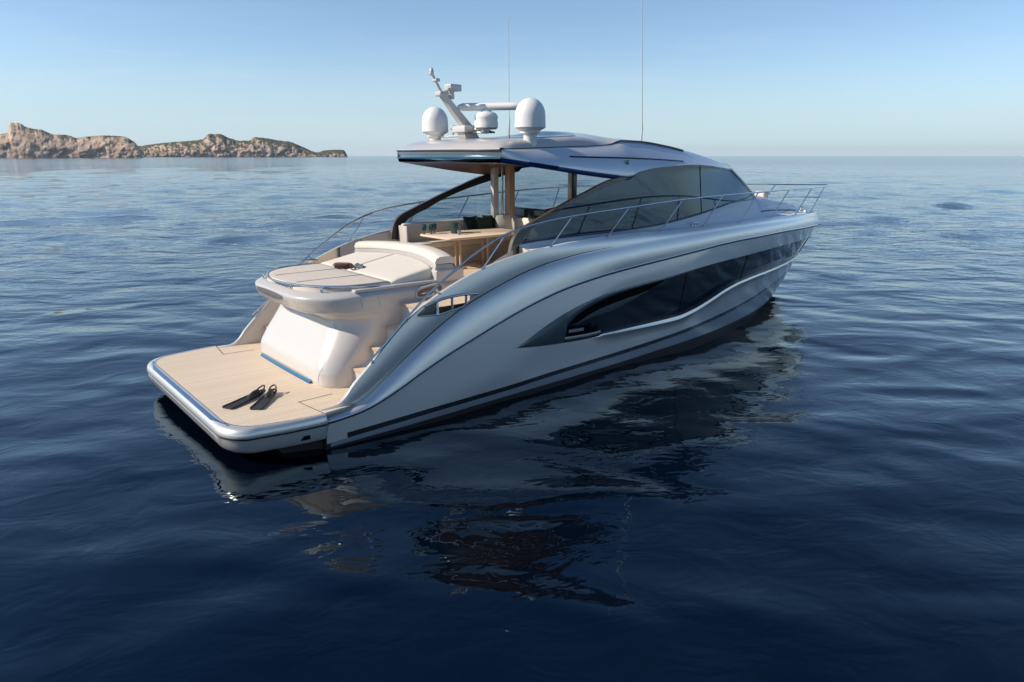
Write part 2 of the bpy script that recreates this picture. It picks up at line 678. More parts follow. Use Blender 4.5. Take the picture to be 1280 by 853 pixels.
# ================================================================== SEA
def build_sea():
    """one sheet to the horizon with real waves: rings that grow with distance, each wave left out where the rings get too coarse for it"""
    nr, na = 900, 1000
    cx, cy = -2.6, -11.8
    r = 1.2 * (17000 / 1.2) ** (np.arange(nr) / (nr - 1))
    a = np.linspace(0, 2 * math.pi, na, endpoint=False)
    Rg, Ag = np.meshgrid(r, a, indexing='ij')
    X, Y = cx + Rg * np.cos(Ag), cy + Rg * np.sin(Ag)
    spacing = Rg * max(math.log(17000 / 1.2) / (nr - 1), 2 * math.pi / na)
    dist = np.hypot(X - 4, Y + 7)
    lee = np.clip((dist - 11) / 30, 0, 1)
    lee = .42 + .58 * lee * lee * (3 - 2 * lee)
    rng = np.random.RandomState(5)
    Z = np.zeros_like(X)
    K = 64
    for k in range(K):
        lam = .8 * (11.0 / .8) ** (k / (K - 1)) * (1 + .1 * rng.rand())
        th = CAM_YAW + rng.normal(0, .62) + math.pi * (rng.rand() < .2)
        ph = rng.rand() * 2 * math.pi
        slope = .0205 * (1.15 if lam < 5 else .8)
        amp = slope * lam / (2 * math.pi)
        kx, ky = 2 * math.pi / lam * math.cos(th), 2 * math.pi / lam * math.sin(th)
        f = np.clip((lam / spacing - 2.6) / 2.0, 0, 1)
        rows_ = np.where(f.max(axis=1) > 0)[0]
        n_ = rows_.max() + 1 if len(rows_) else 0
        Z[:n_] += (amp * np.sin(kx * X[:n_] + ky * Y[:n_] + ph)) * f[:n_]
    Z *= lee
    co = np.empty((nr * na + 1, 3), np.float32)
    co[:-1, 0], co[:-1, 1], co[:-1, 2] = X.ravel(), Y.ravel(), Z.ravel()
    co[-1] = (cx, cy, 0)
    ii = np.arange(nr - 1)[:, None] * na
    jj = np.arange(na)[None, :]
    j2 = (jj + 1) % na
    quads = np.stack([ii + jj, ii + na + jj, ii + na + j2, ii + j2], -1).reshape(-1, 4)
    tris = np.stack([np.full(na, nr * na), np.arange(na), (np.arange(na) + 1) % na], -1)
    nq, nt = len(quads), len(tris)
    me = bpy.data.meshes.new('sea')
    me.vertices.add(len(co))
    me.vertices.foreach_set('co', co.ravel())
    me.loops.add(nq * 4 + nt * 3)
    me.loops.foreach_set('vertex_index', np.concatenate([quads.ravel(), tris.ravel()]).astype(np.int32))
    me.polygons.add(nq + nt)
    me.polygons.foreach_set('loop_start', np.concatenate([np.arange(nq) * 4, nq * 4 + np.arange(nt) * 3]).astype(np.int32))
    me.polygons.foreach_set('use_smooth', np.ones(nq + nt, bool))
    me.update(calc_edges=True)
    me.materials.append(M['water'])
    o = bpy.data.objects.new('sea', me)
    COL.objects.link(o)
    return structure(o)


build_sea()

# ================================================================== CLIFFS (far land)
fwd = np.array([math.cos(CAM_YAW), math.sin(CAM_YAW)])
rgt = np.array([math.sin(CAM_YAW), -math.cos(CAM_YAW)])
FH = math.hypot(880.0, 231.5)


def far_land(name, prof, dist, depth, amp, seed, mat, back=0.45, step=0.5):
    """A rocky coast standing dist metres off: prof = bearing (photo columns) against skyline height (photo rows above the shore)."""
    f = pchip([p[0] for p in prof], [p[1] for p in prof])
    us = np.arange(prof[0][0], prof[-1][0] + .01, step)
    sc = dist / FH
    nv = 34
    P = np.zeros((len(us), nv + 14, 3))
    for i, u in enumerate(us):
        h0 = float(f(u)) * sc
        hn = h0 * (1 + .025 * mnoise.fractal(Vector((u * .22, seed, 0)), 1.0, 2.0, 4))
        base = np.array(CAM_P[:2]) + fwd * dist + rgt * (u - 640.0) * sc
        ray = base - np.array(CAM_P[:2])
        ray = ray / np.linalg.norm(ray)
        for j in range(nv):
            t = j / (nv - 1)
            z = -3 + (hn + 3) * t
            q = Vector((base[0] * .012, base[1] * .012, z * .022 + seed))
            rid = 1 - abs(mnoise.fractal(q, 1.0, 2.1, 6)) * 1.3
            q2 = Vector((base[0] * .006, base[1] * .006, z * .004 + seed + 9))
            rid2 = mnoise.fractal(q2, 1.0, 2.0, 3)
            led = .55 * mnoise.fractal(Vector((base[0] * .055, base[1] * .055, z * .07 + seed)), 1.0, 2.0, 4)
            off = depth * (.10 * t + .42 * t ** 3) - amp * (rid + .9 * rid2 + led) * (.35 + .65 * math.sin(math.pi * min(t, .96)) ** .5)
            p = base + ray * off
            P[i, j] = (p[0], p[1], z)
        top = P[i, nv - 1]
        for k in range(14):
            t = (k + 1) / 14
            dd = depth * back * 8 * t
            w = mnoise.fractal(Vector((base[0] * .012, base[1] * .012, t * 4 + seed)), 1.0, 2.0, 4)
            z = hn * (1 - .9 * t ** 1.4) + hn * .05 * w * (1 - t)
            P[i, nv + k] = (top[0] + ray[0] * dd, top[1] + ray[1] * dd, min(z, hn))
    mb = MB().grid(P)
    return structure(mb.build(name, mat, angle=180))


HEAD = [(-120, 22), (-60, 28), (-20, 26), (0, 26), (5, 29), (15, 30.5), (18.5, 41.5), (24, 42.6), (31, 42), (39.5, 37), (57, 34), (72, 28.6), (86, 28),
        (101, 24.3), (112, 26), (137, 27.2), (158, 26), (168, 21), (175, 13), (178, 3), (179.5, -1)]
ISLE = [(150, 10), (165, 13), (176, 13.5), (192, 15.6), (214, 18), (242, 20), (255, 21.5), (264, 28), (277, 28.2), (288, 23.5), (301, 20), (312, 20), (321, 24.2),
        (336, 22.8), (352, 20), (362, 19), (378, 13), (397, 5.8), (406, 8.2), (421, 9), (430, 8.6), (433.5, 3), (435, -1)]
far_land('rocky_headland', HEAD, 1500.0, 45.0, 6.0, 3.0, 'rock')
far_land('island_hills', ISLE, 2600.0, 85.0, 9.0, 11.0, 'rock_scrub')

# ================================================================== YACHT
Y0 = empty('motor_yacht', (0, 0, 0), 'silver and white sport motor yacht lying on the calm blue sea', 'yacht')

zD = crv((-.5, .42), (1.48, .43), (1.9, .46), (2.2, .52), (2.5, .63), (2.8, .76), (3.05, .88), (3.65, 1.13), (4.15, 1.31), (4.63, 1.48), (5.33, 1.70), (6.1, 1.89),
         (6.7, 1.99), (7.4, 2.075), (8.3, 2.15), (9.3, 2.22), (10.35, 2.30), (11, 2.345), (12.2, 2.38), (13.85, 2.38), (16.5, 2.30), (20.42, 2.06))
yAft = crv((0, 2.5), (1.5, 2.49), (3, 2.56), (5, 2.60), (8, 2.63), (40, 2.63))


def yD(x):
    x = np.asarray(x, float)
    return np.minimum(yAft(x), 2.63 * np.clip(1 - (np.clip(x - 10, 0, None) / 10.42)**2, 0, None))


stem = pchip([-.4, 0, .1, .2, .35, .5, .7, .85, 1.0], [14.8, 17.25, 18.15, 18.5, 18.85, 19.15, 19.6, 20.0, 20.42])
nexp = pchip([-.4, 0, .1, .3, 1.0], [2.6, 2.5, 2.15, 2.0, 2.0])
hAft = crv((0, 2.42), (1.5, 2.45), (3, 2.50), (5, 2.53), (8, 2.60), (40, 2.63))


def yH(x, z):
    """half beam of the topsides below the strake"""
    x, z = np.asarray(x, float), np.asarray(z, float)
    t = np.clip(z / np.maximum(zD(x), 1.0), -.4, 1.0)
    xs, n = stem(t), nexp(t)
    x0 = 8 + 2 * np.clip(t, 0, 1)
    bw = 2.5 + .12 * np.clip(t, 0, 1)**1.5 + .25 * np.minimum(t, 0)
    b = bw * np.clip(1 - (np.clip((x - x0) / (xs - x0), 0, None))**n, 0, None)
    return np.minimum(b, hAft(x) + .3 * np.minimum(t, 0))


zE = crv((1.48, .50), (1.89, .54), (2.08, .60), (2.27, .70), (2.45, .83), (2.64, .96), (3.09, 1.27), (3.53, 1.55), (3.91, 1.76), (4.31, 1.93), (4.7, 2.07),
         (5.38, 2.28), (6.15, 2.43), (7, 2.53), (7.6, 2.565), (9, 2.61), (12, 2.665), (16, 2.58), (20.3, 2.30))
zF = crv((1.3, .578), (1.48, .578), (1.6, .585), (1.75, .61), (1.86, .68), (2.0, .84), (2.32, 1.14), (2.86, 1.65), (3.09, 1.82), (3.44, 2.03), (3.77, 2.18), (4.1, 2.31),
         (4.45, 2.42), (4.81, 2.51), (5.3, 2.60), (5.82, 2.665), (6.6, 2.73), (7.6, 2.77), (8.4, 2.77), (9.2, 2.75), (10, 2.75), (11.1, 2.77), (12, 2.775), (13.5, 2.775),
         (15.3, 2.72), (17.1, 2.65), (18.2, 2.58), (20.1, 2.46))


def yF(x):
    return np.clip(yD(x) - .15, 0, None)


WT = crv((5.13, .955), (5.39, 1.08), (5.89, 1.30), (6.36, 1.465), (7.0, 1.62), (7.66, 1.71), (8.4, 1.765), (9.16, 1.81), (10.46, 1.90), (11.1, 1.935), (12.3, 1.965),
         (13.9, 1.98), (15.7, 1.94), (16.6, 1.91), (21, 1.72))
WB = crv((5.13, .955), (5.3, .935), (6.19, .865), (7.0, .835), (7.2, .84), (7.32, .87), (8, .875), (9, .88), (9.68, .89), (10.3, .96), (11, 1.10), (11.62, 1.24), (12.3, 1.33),
         (13.57, 1.37), (15.35, 1.36), (17, 1.33), (21, 1.22))
LBd = crv((5.13, .02), (7.0, .022), (7.4, .06), (8, .09), (9, .125), (9.7, .14), (11, .115), (12, .11), (13, .095), (15, .085), (21, .07))
ST = crv((1.48, .17), (1.72, .18), (3.4, .25), (5, .29), (5.8, .33), (7.6, .40), (9.1, .47), (10.2, .52), (11.2, .58), (12.6, .66), (14, .74), (16, .84), (21, 1.02))
SBd = crv((1.48, .085), (12, .085), (14, .07), (21, .05))
GB = crv((1.48, .02), (3, .055), (5, .10), (7.6, .155), (9.2, .21), (11, .23), (13, .24), (16, .22), (21, .20))
BT = crv((6.32, 1.19), (6.6, 1.37), (7.02, 1.51), (7.65, 1.63), (8.38, 1.70), (8.9, 1.735), (9.2, 1.76))
BB = crv((6.32, 1.185), (6.6, 1.20), (6.85, 1.29), (7.2, 1.385), (7.9, 1.49), (8.5, 1.57), (9.2, 1.755))

XA = 1.48
NS = 260
U = np.linspace(0, 1, NS)


def row(zfun):
    """one longitudinal row on the topsides, from the platform seam to the stem"""
    lo, hi = 10.0, 20.42
    for _ in range(50):
        mid = (lo + hi) / 2
        if mid < float(stem(float(zfun(mid)) / float(zD(mid)))):
            lo = mid
        else:
            hi = mid
    X = XA + (lo - XA) * U
    Z = np.array([float(zfun(x)) for x in X])
    return X, Z


def blend(fa, fb, t):
    return lambda x: float(fa(x)) * (1 - t) + float(fb(x)) * t


def wt_(x):
    return float(WT(x)) if x >= 5.13 else wb_(x)


def wb_(x):
    if x >= 5.13:
        return float(WB(x))
    return .955 - .05 * (5.13 - x) * .2


zDl = lambda x: float(zD(x)) - .02
zLB = lambda x: wb_(x) - float(LBd(max(x, 5.13)))
zST = lambda x: min(float(ST(x)), float(zD(x)) - .05)
zSB = lambda x: zST(x) - float(SBd(x))
zmid = lambda x: min(max(.955 - .2, 0), 1)
rows, tags = [], []


def lim(f, dz):
    """keep window rows under the strake aft, where the strake dives to the platform"""
    return lambda x: min(f(x), float(zD(x)) - .035 - dz)


wtl, wbl, lbl = lim(wt_, 0), lim(wb_, 0), lim(zLB, .02)
spec_rows = [('top', zDl)]
for t in (.2, .4, .6, .8):
    spec_rows.append(('upper', blend(zDl, wtl, t)))
spec_rows.append(('WT', wtl))
spec_rows.append(('WB', wbl))
for t in (.25, .5, .75):
    spec_rows.append(('ledge%d' % round(t * 100), blend(wbl, lbl, t)))
spec_rows.append(('LB', lbl))
for t in (.25, .5, .75):
    spec_rows.append(('mid', blend(lbl, zST, t)))
spec_rows.append(('ST', zST))
spec_rows.append(('SB', zSB))
spec_rows.append(('GBm', blend(zSB, lambda x: float(GB(x)), .5)))
spec_rows.append(('GB', lambda x: float(GB(x))))
spec_rows.append(('wl', lambda x: -.12))
spec_rows.append(('keel', lambda x: -.55))
HP = []
for nm, fz in spec_rows:
    X, Z = row(fz)
    Yv = yH(X, Z)
    bul = np.zeros(NS)
    lt = float(nm[5:]) / 100 if nm.startswith('ledge') else 0
    if lt:
        bul = .060 * math.sin(math.pi * lt) * np.clip((X - 7.1) / .5, 0, 1)
    elif nm in ('LB',):
        bul = .020 * np.clip((X - 7.1) / .5, 0, 1)
    elif nm == 'WB':
        bul = .035 * np.clip((X - 7.1) / .5, 0, 1)
    bul = bul * np.clip((1 - U) / .03, 0, 1)
    HP.append(np.stack([X, -(Yv + bul), Z], -1))
HP = np.array(HP)
names = [r[0] for r in spec_rows]
iWT, iST = names.index('WT'), names.index('ST')
xtip = 5.13


def hskip(i, j):
    return i == iWT and HP[i, j, 0] >= xtip - .02 and U[j] < .985


def hmat(i, j):
    x = HP[i, j, 0]
    if i == iST:
        return 1 if x > 1.80 + .0 * i else 0
    if i in (iST + 1, iST + 2):
        return 2 if x > 1.50 else 3
    if i > iST + 2:
        return 3
    return 0


hull = MB()
hull.grid(HP, mirror=True, matf=hmat, skip=hskip)
# transom under the platform
tr = [HP[i, 0] for i in range(len(HP))]
trp = [p for p in tr] + [p * np.array([1, -1, 1]) for p in reversed(tr)]
hull.poly(trp, 3)
hull.build('hull', ['silver', 'stripe', 'greystripe', 'antifoul'], Y0, angle=40)

# hull window glass, set into the side, with its reveal
for sgn in (1, -1):
    g = MB()
    xsw = [x for x in HP[iWT, :, 0] if x >= xtip - .02 and x < HP[iWT, int(NS * .987), 0]]
    top = np.array([p for k, p in enumerate(HP[iWT]) if p[0] >= xtip - .02 and U[k] < .99])
    bot = np.array([p for k, p in enumerate(HP[iWT + 1]) if HP[iWT, k, 0] >= xtip - .02 and U[k] < .99])
    inn = []
    dep = np.clip((top[:, 0] - 5.3) / 1.0, 0, 1) * .10 * np.clip((18.2 - top[:, 0]) / 2, .1, 1)
    for t in np.linspace(0, 1, 7):
        p = top * (1 - t) + bot * t
        zz = p[:, 2]
        yy = -(yH(p[:, 0], zz) - dep)
        inn.append(np.stack([p[:, 0], yy, zz], -1))
    G = np.array(inn)
    S = np.array([1, sgn, 1])
    g.grid(G * S, 0)
    g.grid(np.array([top, G[0]]) * S, 1)
    g.grid(np.array([G[-1], bot]) * S, 1)
    win = g.build('hull_window', ['hullglass', 'fin'], Y0, angle=30)
    # gunmetal surround at the aft end, with the black air slot
    fs = MB()
    xs = np.linspace(5.15, 10.4, 130)

    def pr(x, z, d):
        return (x, -(float(yH(x, z)) + d) * sgn, z)
    A, B = [], []
    for x in xs:
        zt = float(WT(x)) - .004
        if x < 6.32:
            zb = float(WB(x)) + .004
        elif x < 9.2:
            zb = float(BT(x))
        else:
            zb = float(WT(x)) - .004 - .05 * max(0, (10.4 - x) / 1.2)
        zb = min(zb, zt - .001)
        A.append([pr(x, zt * (1 - t) + zb * t, .004 + .006 * math.sin(math.pi * t)) for t in np.linspace(0, 1, 6)])
    fs.grid(np.array(A), 0)
    # black slot
    A = []
    for x in np.linspace(6.32, 9.2, 60):
        zt, zb = float(BT(x)), min(float(BB(x)), float(BT(x)) - .001)
        A.append([pr(x, zt, .004), pr(x, zt - .004, -.05), pr(x, zb + .004, -.05), pr(x, zb, -.02)])
    fs.grid(np.array(A), 1)
    # lower blade between slot and ledge
    lo = crv((6.1, .98), (6.3, 1.10), (6.45, 1.155), (6.9, 1.155), (7.35, 1.12), (7.6, .985))
    A = []
    for x in np.linspace(6.28, 7.25, 30):
        zb = float(WB(x)) + .004
        zt = zb + .105
        A.append([pr(x, zt * (1 - t) + zb * t, .005 + .012 * math.sin(math.pi * t)) for t in np.linspace(0, 1, 6)])
    fs.grid(np.array(A), 0)
    # inner blade under the slot, running forward into the glass
    A = []
    for x in np.linspace(6.45, 8.7, 50):
        zt = min(float(BB(x)), float(BT(x)) - .002)
        zb = zt - .16 * math.sin(math.pi * min(1, (x - 6.45) / 2.25)) ** .7 - .002
        A.append([pr(x, zt, -.012), pr(x, (zt + zb) / 2, -.02), pr(x, zb, -.07)])
    fs.grid(np.array(A), 2)
    fs.build('window_surround', ['fin', 'gap', 'blade'], win, angle=40)
    for xj in (9.95, 12.6):
        pj = MB()
        pj.tube([(xj + .12 * (z - 1.4), -sgn * (float(yH(xj, z)) - .097), z) for z in np.linspace(float(WB(xj)) + .01, float(WT(xj)) - .01, 8)], .006, 0, 6)
        pj.build('pane_joint', 'gap', win)
    vt = MB()
    A = []
    for x in np.linspace(6.30, 7.18, 20):
        zb = float(WB(x)) + .11
        zt = min(zb + .10 + .02 * (x - 6.3), float(BB(max(x, 6.33))) - .02)
        zt = max(zt, zb + .004)
        A.append([pr(x, zt, -.01), pr(x, zb, -.005)])
    vt.grid(np.array(A), 0)
    A = []
    for x in np.linspace(6.38, 6.78, 10):
        zb = float(WB(x)) + .185
        A.append([pr(x, zb + .06, .004), pr(x, zb, .004)])
    vt.grid(np.array(A), 1)
    vt.build('air_vent', ['gap', 'greystripe'], win, angle=40)

# rubbing strake: bright bead over a dark groove
Xs = np.concatenate([np.linspace(1.49, 18, 140), 18 + (20.42 - 18) * np.sin(np.linspace(0.03, 1, 50) * math.pi / 2)])
for sgn in (1, -1):
    m = MB()
    m.tube([(x, -sgn * (float(yD(x)) - .004), float(zD(x)) + .012) for x in Xs], .014, 0, 8)
    m.tube([(x, -sgn * (float(yD(x)) - .022), float(zD(x)) - .018) for x in Xs], .017, 1, 8)
    m.build('rubbing_strake', ['chrome', 'black'], Y0)

# bulwark topsides: strake -> crease -> sheer, and the inner lip
XF = np.concatenate([np.linspace(1.48, 4.5, 90), np.linspace(4.55, 17, 130), 17 + (1 - (1 - np.linspace(.02, 1, 50))**2) * (20.12 - 17)])
xtF, xtD, xtE = 20.12, 20.42, 20.29


def remap(x, xt):
    """stretch stations so every row closes at its own bow tip"""
    return x if x < 16 else 16 + (x - 16) * (xt - 16) / (xtF - 16)


FP = []
for x in XF:
    xd, xe = remap(x, xtD), remap(x, xtE)
    pD = np.array([xd, -float(yD(xd)) * (1 if xd < xtD - 1e-4 else 0), float(zD(xd)) + .02])
    fade = float(np.clip((7.7 - x) / 2.0, 0, 1))
    ye = max(float(yD(xe)) - .065 - .085 * fade, 0)
    pE = np.array([xe, -ye, float(zE(xe))])
    pF = np.array([x, -float(yF(x)) if x < xtF - 1e-4 else 0, float(zF(x))])
    pD2 = pD
    L1 = np.linalg.norm(pE - pD2)
    L2 = np.linalg.norm(pF - pE)
    tipk = float(np.clip((xtF - x) / 1.5, 0, 1))
    r = []
    for t in np.linspace(0, 1, 9):
        p = pD2 * (1 - t) + pE * t
        b = math.sin(math.pi * t)
        k = .09 * (1 - fade) * L1
        th = t * math.pi / 2
        ell = np.array([p[0], pD2[1] + (pE[1] - pD2[1]) * (1 - math.cos(th)), pD2[2] + (pE[2] - pD2[2]) * math.sin(th)])
        p = p * (1 - .75 * fade) + ell * .75 * fade
        p = p + np.array([0, -b * k * (.3 + .7 * tipk), b * k * .35]) + np.array([b * k * (1 - tipk) * .6, 0, 0])
        r.append(p)
    for t in np.linspace(0, 1, 17)[1:]:
        p = pE * (1 - t) + pF * t
        b = math.sin(math.pi * t)
        off = .012 * fade * (1 - t)**6
        k = (.09 * (1 - fade) + .035 * fade) * L2
        p = p + np.array([0, -b * k * (.3 + .7 * tipk), b * k * .7]) + np.array([b * k * (1 - tipk) * .6, 0, 0])
        r.append(p)
    FP.append(r)
FP = np.array(FP)
FZT = lambda x: float(np.interp(x, [3.14, 3.40, 3.9, 4.30], [1.81, 1.985, 2.035, 2.015]))
FZB = lambda x: float(np.interp(x, [3.14, 3.55, 4.02, 4.30], [1.80, 1.775, 1.84, 2.0]))


def fair_skip(i, j):
    if j < 8 or i + 1 >= len(FP) or j + 1 >= FP.shape[1]:
        return False
    c = (FP[i, j] + FP[i + 1, j + 1]) / 2
    return 3.50 < c[0] < 4.25 and FZB(c[0]) < c[2] < FZT(c[0])


bw = MB()
bw.grid(FP, mirror=True, skip=fair_skip)
bw.build('bulwark', 'silver', Y0, angle=50)
# crease shade drawn as a dark strip between the two bulwark swells
for sgn in (1, -1):
    m = MB()
    pts, rs = [], []
    for x in np.linspace(2.0, 7.5, 70):
        fade = float(np.clip((7.7 - x) / 2.0, 0, 1))
        pts.append((x, -sgn * (float(yD(x)) - .065 - .085 * fade - .004), float(zE(x)) + .004))
        rs.append(.004 + .010 * min(1, (x - 2.0) / 1.5) * fade)
    m.tube(pts, rs, 0, 6)
    m.build('crease_shade', 'frame', Y0)


def inner_wall(x):
    """height the inner face of the bulwark goes down to"""
    if x < 5.2:
        return .56
    return float(zF(x)) - .02


lip = MB()
A = []
for x in XF:
    if x > 5.9:
        break
    yf, zf = float(yF(x)), float(zF(x))
    low = .575 if x < 4.9 else 1.87
    low = min(low, zf - .002)
    A.append([(x, -yf, zf), (x, -yf + .012, zf + .014), (x, -yf + .05, zf + .014), (x, -yf + .062, zf), (x, -yf + .085, (zf + low) / 2), (x, -yf + .10, low)])
lip.grid(np.array(A), matf=lambda i, j: 0 if j < 3 else 1, skip=lambda i, j: j == 3 and 3.45 < XF[i] < 4.2)
two_sides(lip, 'coaming', ['white', 'gelwarm'], Y0, angle=50)

# fairlead opening in the starboard and port quarters
for sgn in (1, -1):
    m = MB()

    def fp(x, z, o=0.0):
        """a point on the bulwark upper swell"""
        i = int(np.argmin(np.abs(XF - x)))
        colp = FP[i][8:]
        zz = colp[:, 2]
        k = int(np.argmin(np.abs(zz - z)))
        yb = np.interp(z, zz, colp[:, 1])
        return np.array([x, sgn * (yb - o), z])
    q = [(3.14, 1.80), (3.40, 1.985), (3.9, 2.035), (4.30, 2.015), (4.02, 1.84), (3.55, 1.775)]
    A = []
    for s_ in np.linspace(0, .34, 8):
        zt = float(np.interp(3.16 + s_ * 1.1, [3.14, 3.40, 3.9, 4.30], [1.81, 1.985, 2.035, 2.015]))
        zb = float(np.interp(3.16 + s_ * 1.1, [3.14, 3.55, 4.02, 4.30], [1.80, 1.775, 1.84, 2.0]))
        x = 3.16 + s_ * 1.1
        A.append([fp(x, zt, .006), fp(x, zt * .5 + zb * .5, .010), fp(x, zb, .006)])
    m.grid(np.array(A), 0)
    fl = m.build('mooring_fairlead', ['frame'], Y0)
    m = MB()
    m.tube(smooth_path([fp(3.3, 1.94, .02), fp(3.6, 2.02, .03), fp(3.95, 2.05, .035), fp(4.33, 2.03, .02)], 8), .020, 0, 8)
    for x in (3.52, 3.80, 4.08):
        m.tube([fp(x, 2.03, .02), fp(x, float(np.interp(x, [3.14, 3.55, 4.02, 4.30], [1.80, 1.775, 1.84, 2.0])), .02)], .022, 0, 8)
    m.tube([fp(3.18, 1.80, .014), fp(3.55, 1.778, .014), fp(4.02, 1.84, .014), fp(4.3, 2.0, .014)], .014, 0, 8)
    m.build('fairlead_bar', 'chrome', fl)

# ------------------------------------------------------------------ swim platform
def plat_outline(x_aft, half, r, x_fwd, n=14):
    """half outline, port side, from centreline aft round to the forward end"""
    pts = [(x_aft, y) for y in np.linspace(0, half - r - .25, 8)]
    k = half - r - .25
    # slightly squashed corner
    for a in np.linspace(0, math.pi / 2, n)[1:]:
        pts.append((x_aft + r * (1 - math.cos(a)), k + (half - k - .13) * math.sin(a)))
    xs0 = pts[-1][0]
    for t in np.linspace(0, 1, 10)[1:]:
        pts.append((xs0 + (x_fwd - xs0) * t, half - .13 + .13 * math.sin(t * math.pi / 2)))
    return pts


def ring_of(pts, z):
    return [(x, -y, z) for x, y in reversed(pts)][:-1] + [(x, y, z) for x, y in pts]


pl = MB()
prof = [(.0, .578), (-.03, .586), (-.065, .584), (-.10, .570), (-.128, .54), (-.142, .495), (-.145, .46), (-.14, .44)]
levels = [ring_of(plat_outline(.21 + o, 2.46 - o * .62 if o < 0 else 2.46, .42, 1.475), z) for o, z in prof]
pl.grid(np.array(levels), 0)
prof2 = [(-.135, .435), (-.12, .425), (-.135, .415)]
levels2 = [ring_of(plat_outline(.21 + o, 2.46 - o * .62, .42, 1.475), z) for o, z in prof2]
pl.grid(np.array([levels[-1]] + levels2), 1)
prof3 = [(-.14, .41), (-.125, .32), (-.09, .24), (-.05, .19), (.0, .17), (.04, .165), (.3, .16)]
levels3 = [ring_of(plat_outline(.21 + o, 2.46 - o * .35, .42, 1.475), z) for o, z in prof3]
pl.grid(np.array([levels2[-1]] + levels3), matf=lambda i, j: 2 if i < 4 else 3)
pl.poly(levels3[-1][::-1], 3)
pl.poly([lv[0] for lv in (levels + levels2 + levels3)] + [lv[-1] for lv in reversed(levels + levels2 + levels3)], 3)
plat = pl.build('swim_platform', ['silver', 'black', 'silver', 'antifoul'], Y0, angle=40)

tk = MB()
o1 = ring_of(plat_outline(.215, 2.455, .42, 1.475), .581)
tk.poly(o1 + [(1.9, 2.40, .581), (2.35, 2.33, .581), (2.35, -2.33, .581), (1.9, -2.40, .581)])
tk.build('teak_deck', 'teak', plat)
# seams of the hinged corner panels
for s in (1, -1):
    sm = MB()
    for a, b in (((1.47, 2.50), (1.38, 1.75)), ((1.38, 1.75), (1.95, 1.72))):
        d = np.array([b[0] - a[0], b[1] - a[1]])
        n_ = np.array([-d[1], d[0]]) / np.linalg.norm(d) * .006
        sm.poly([(a[0] + n_[0], s * (a[1] + n_[1]), .5845), (b[0] + n_[0], s * (b[1] + n_[1]), .5845), (b[0] - n_[0], s * (b[1] - n_[1]), .5845), (a[0] - n_[0], s * (a[1] - n_[1]), .5845)])
    sm.build('deck_seam', 'gap', plat)
# steel strip let into the stern edge
stp = MB()
A = []
for y in np.linspace(-2.02, 1.98, 40):
    xo = float(np.interp(abs(y), [0, 1.6, 1.85, 2.05], [0, 0, .02, .075]))
    A.append([(.155 + xo, y, .592), (.125 + xo, y, .5835), (.10 + xo, y, .566)])
stp.grid(np.array(A), 0)
for y, xo in ((-2.05, .075), (2.02, .07)):
    stp.box((.13 + xo, y, .585), (.05, .05, .02), 1, bev=.008)
stp.build('stern_light_strip', ['led', 'chrome'], plat)
# small exhaust grille under the starboard and port edge
for s in (1, -1):
    ex = MB()
    ex.grid(np.array([[(x, s * (2.46 - .13 + .13 * math.sin((x - .63) / .845 * math.pi / 2) + .125 * .35 + .006 - (.32 - z) * .155), z) for x in np.linspace(.88, 1.22, 6)] for z in np.linspace(.315, .245, 3)]))
    ex.build('side_grille', 'gap', plat)
for s in (1, -1):
    m = MB()
    m.tube([(1.476, s * 2.565, .55), (1.476, s * 2.575, .46), (1.476, s * 2.50, .30), (1.476, s * 2.46, .1)], .0035, 0, 6)
    m.build('platform_joint', 'gap', plat)
# dark transom bottom under the platform
ub = MB()
ub.prism([(.9, -2.2, -.5), (1.47, -2.35, -.5), (1.47, 2.35, -.5), (.9, 2.2, -.5)], (0, 0, .61))
ub.build('transom', 'antifoul', Y0)

# ------------------------------------------------------------------ sunpad moulding with garage door
lev = [  # z, x aft, half width, corner radius, material (0 moulding)
    (.575, 1.95, 1.58, .42), (.62, 1.935, 1.58, .42), (.80, 1.93, 1.58, .43), (.86, 1.94, 1.575, .44), (.95, 1.98, 1.575, .46), (1.10, 2.06, 1.575, .50), (1.25, 2.15, 1.575, .56), (1.40, 2.23, 1.575, .63),
    (1.52, 2.28, 1.578, .70), (1.62, 2.29, 1.58, .76), (1.70, 2.24, 1.583, .80), (1.745, 2.12, 1.585, .84), (1.765, 1.99, 1.587, .87), (1.775, 1.915, 1.588, .89), (1.79, 1.885, 1.589, .9), (1.86, 1.83, 1.585, .92),
    (1.95, 1.785, 1.59, .95), (2.02, 1.775, 1.59, .95), (2.045, 1.785, 1.585, .95), (2.06, 1.80, 1.575, .95), (2.10, 1.865, 1.53, .95), (2.115, 1.90, 1.50, .93), (2.12, 1.98, 1.46, .9)]


def uring(xa, w, r, z, xf=4.72, n=18):
    pts = [(xf, w)]
    for t in np.linspace(0, 1, 10)[1:]:
        pts.append((xf + (xa + r - xf) * t, w))
    for a in np.linspace(0, math.pi / 2, n)[1:]:
        pts.append((xa + r - r * math.sin(a), w - r + r * math.cos(a)))
    pts += [(xa, y) for y in np.linspace(w - r, 0, 8)[1:]]
    return [(x, y, z) for x, y in pts] + [(x, -y, z) for x, y in reversed(pts[:-1])]


zs = [l[0] for l in lev]
fine = np.concatenate([np.linspace(zs[i], zs[i + 1], 4)[:-1] for i in range(len(zs) - 1)] + [[zs[-1]]])
fx, fw, frr = (pchip(zs, [l[k] for l in lev]) for k in (1, 2, 3))
RG = np.array([uring(float(fx(z)), float(fw(z)), float(frr(z)), z) for z in fine])
gm = MB()
gm.grid(RG)
gm.poly([tuple(p) for p in RG[-1]])
mould = gm.build('sunpad_moulding', 'gel', Y0, angle=60)
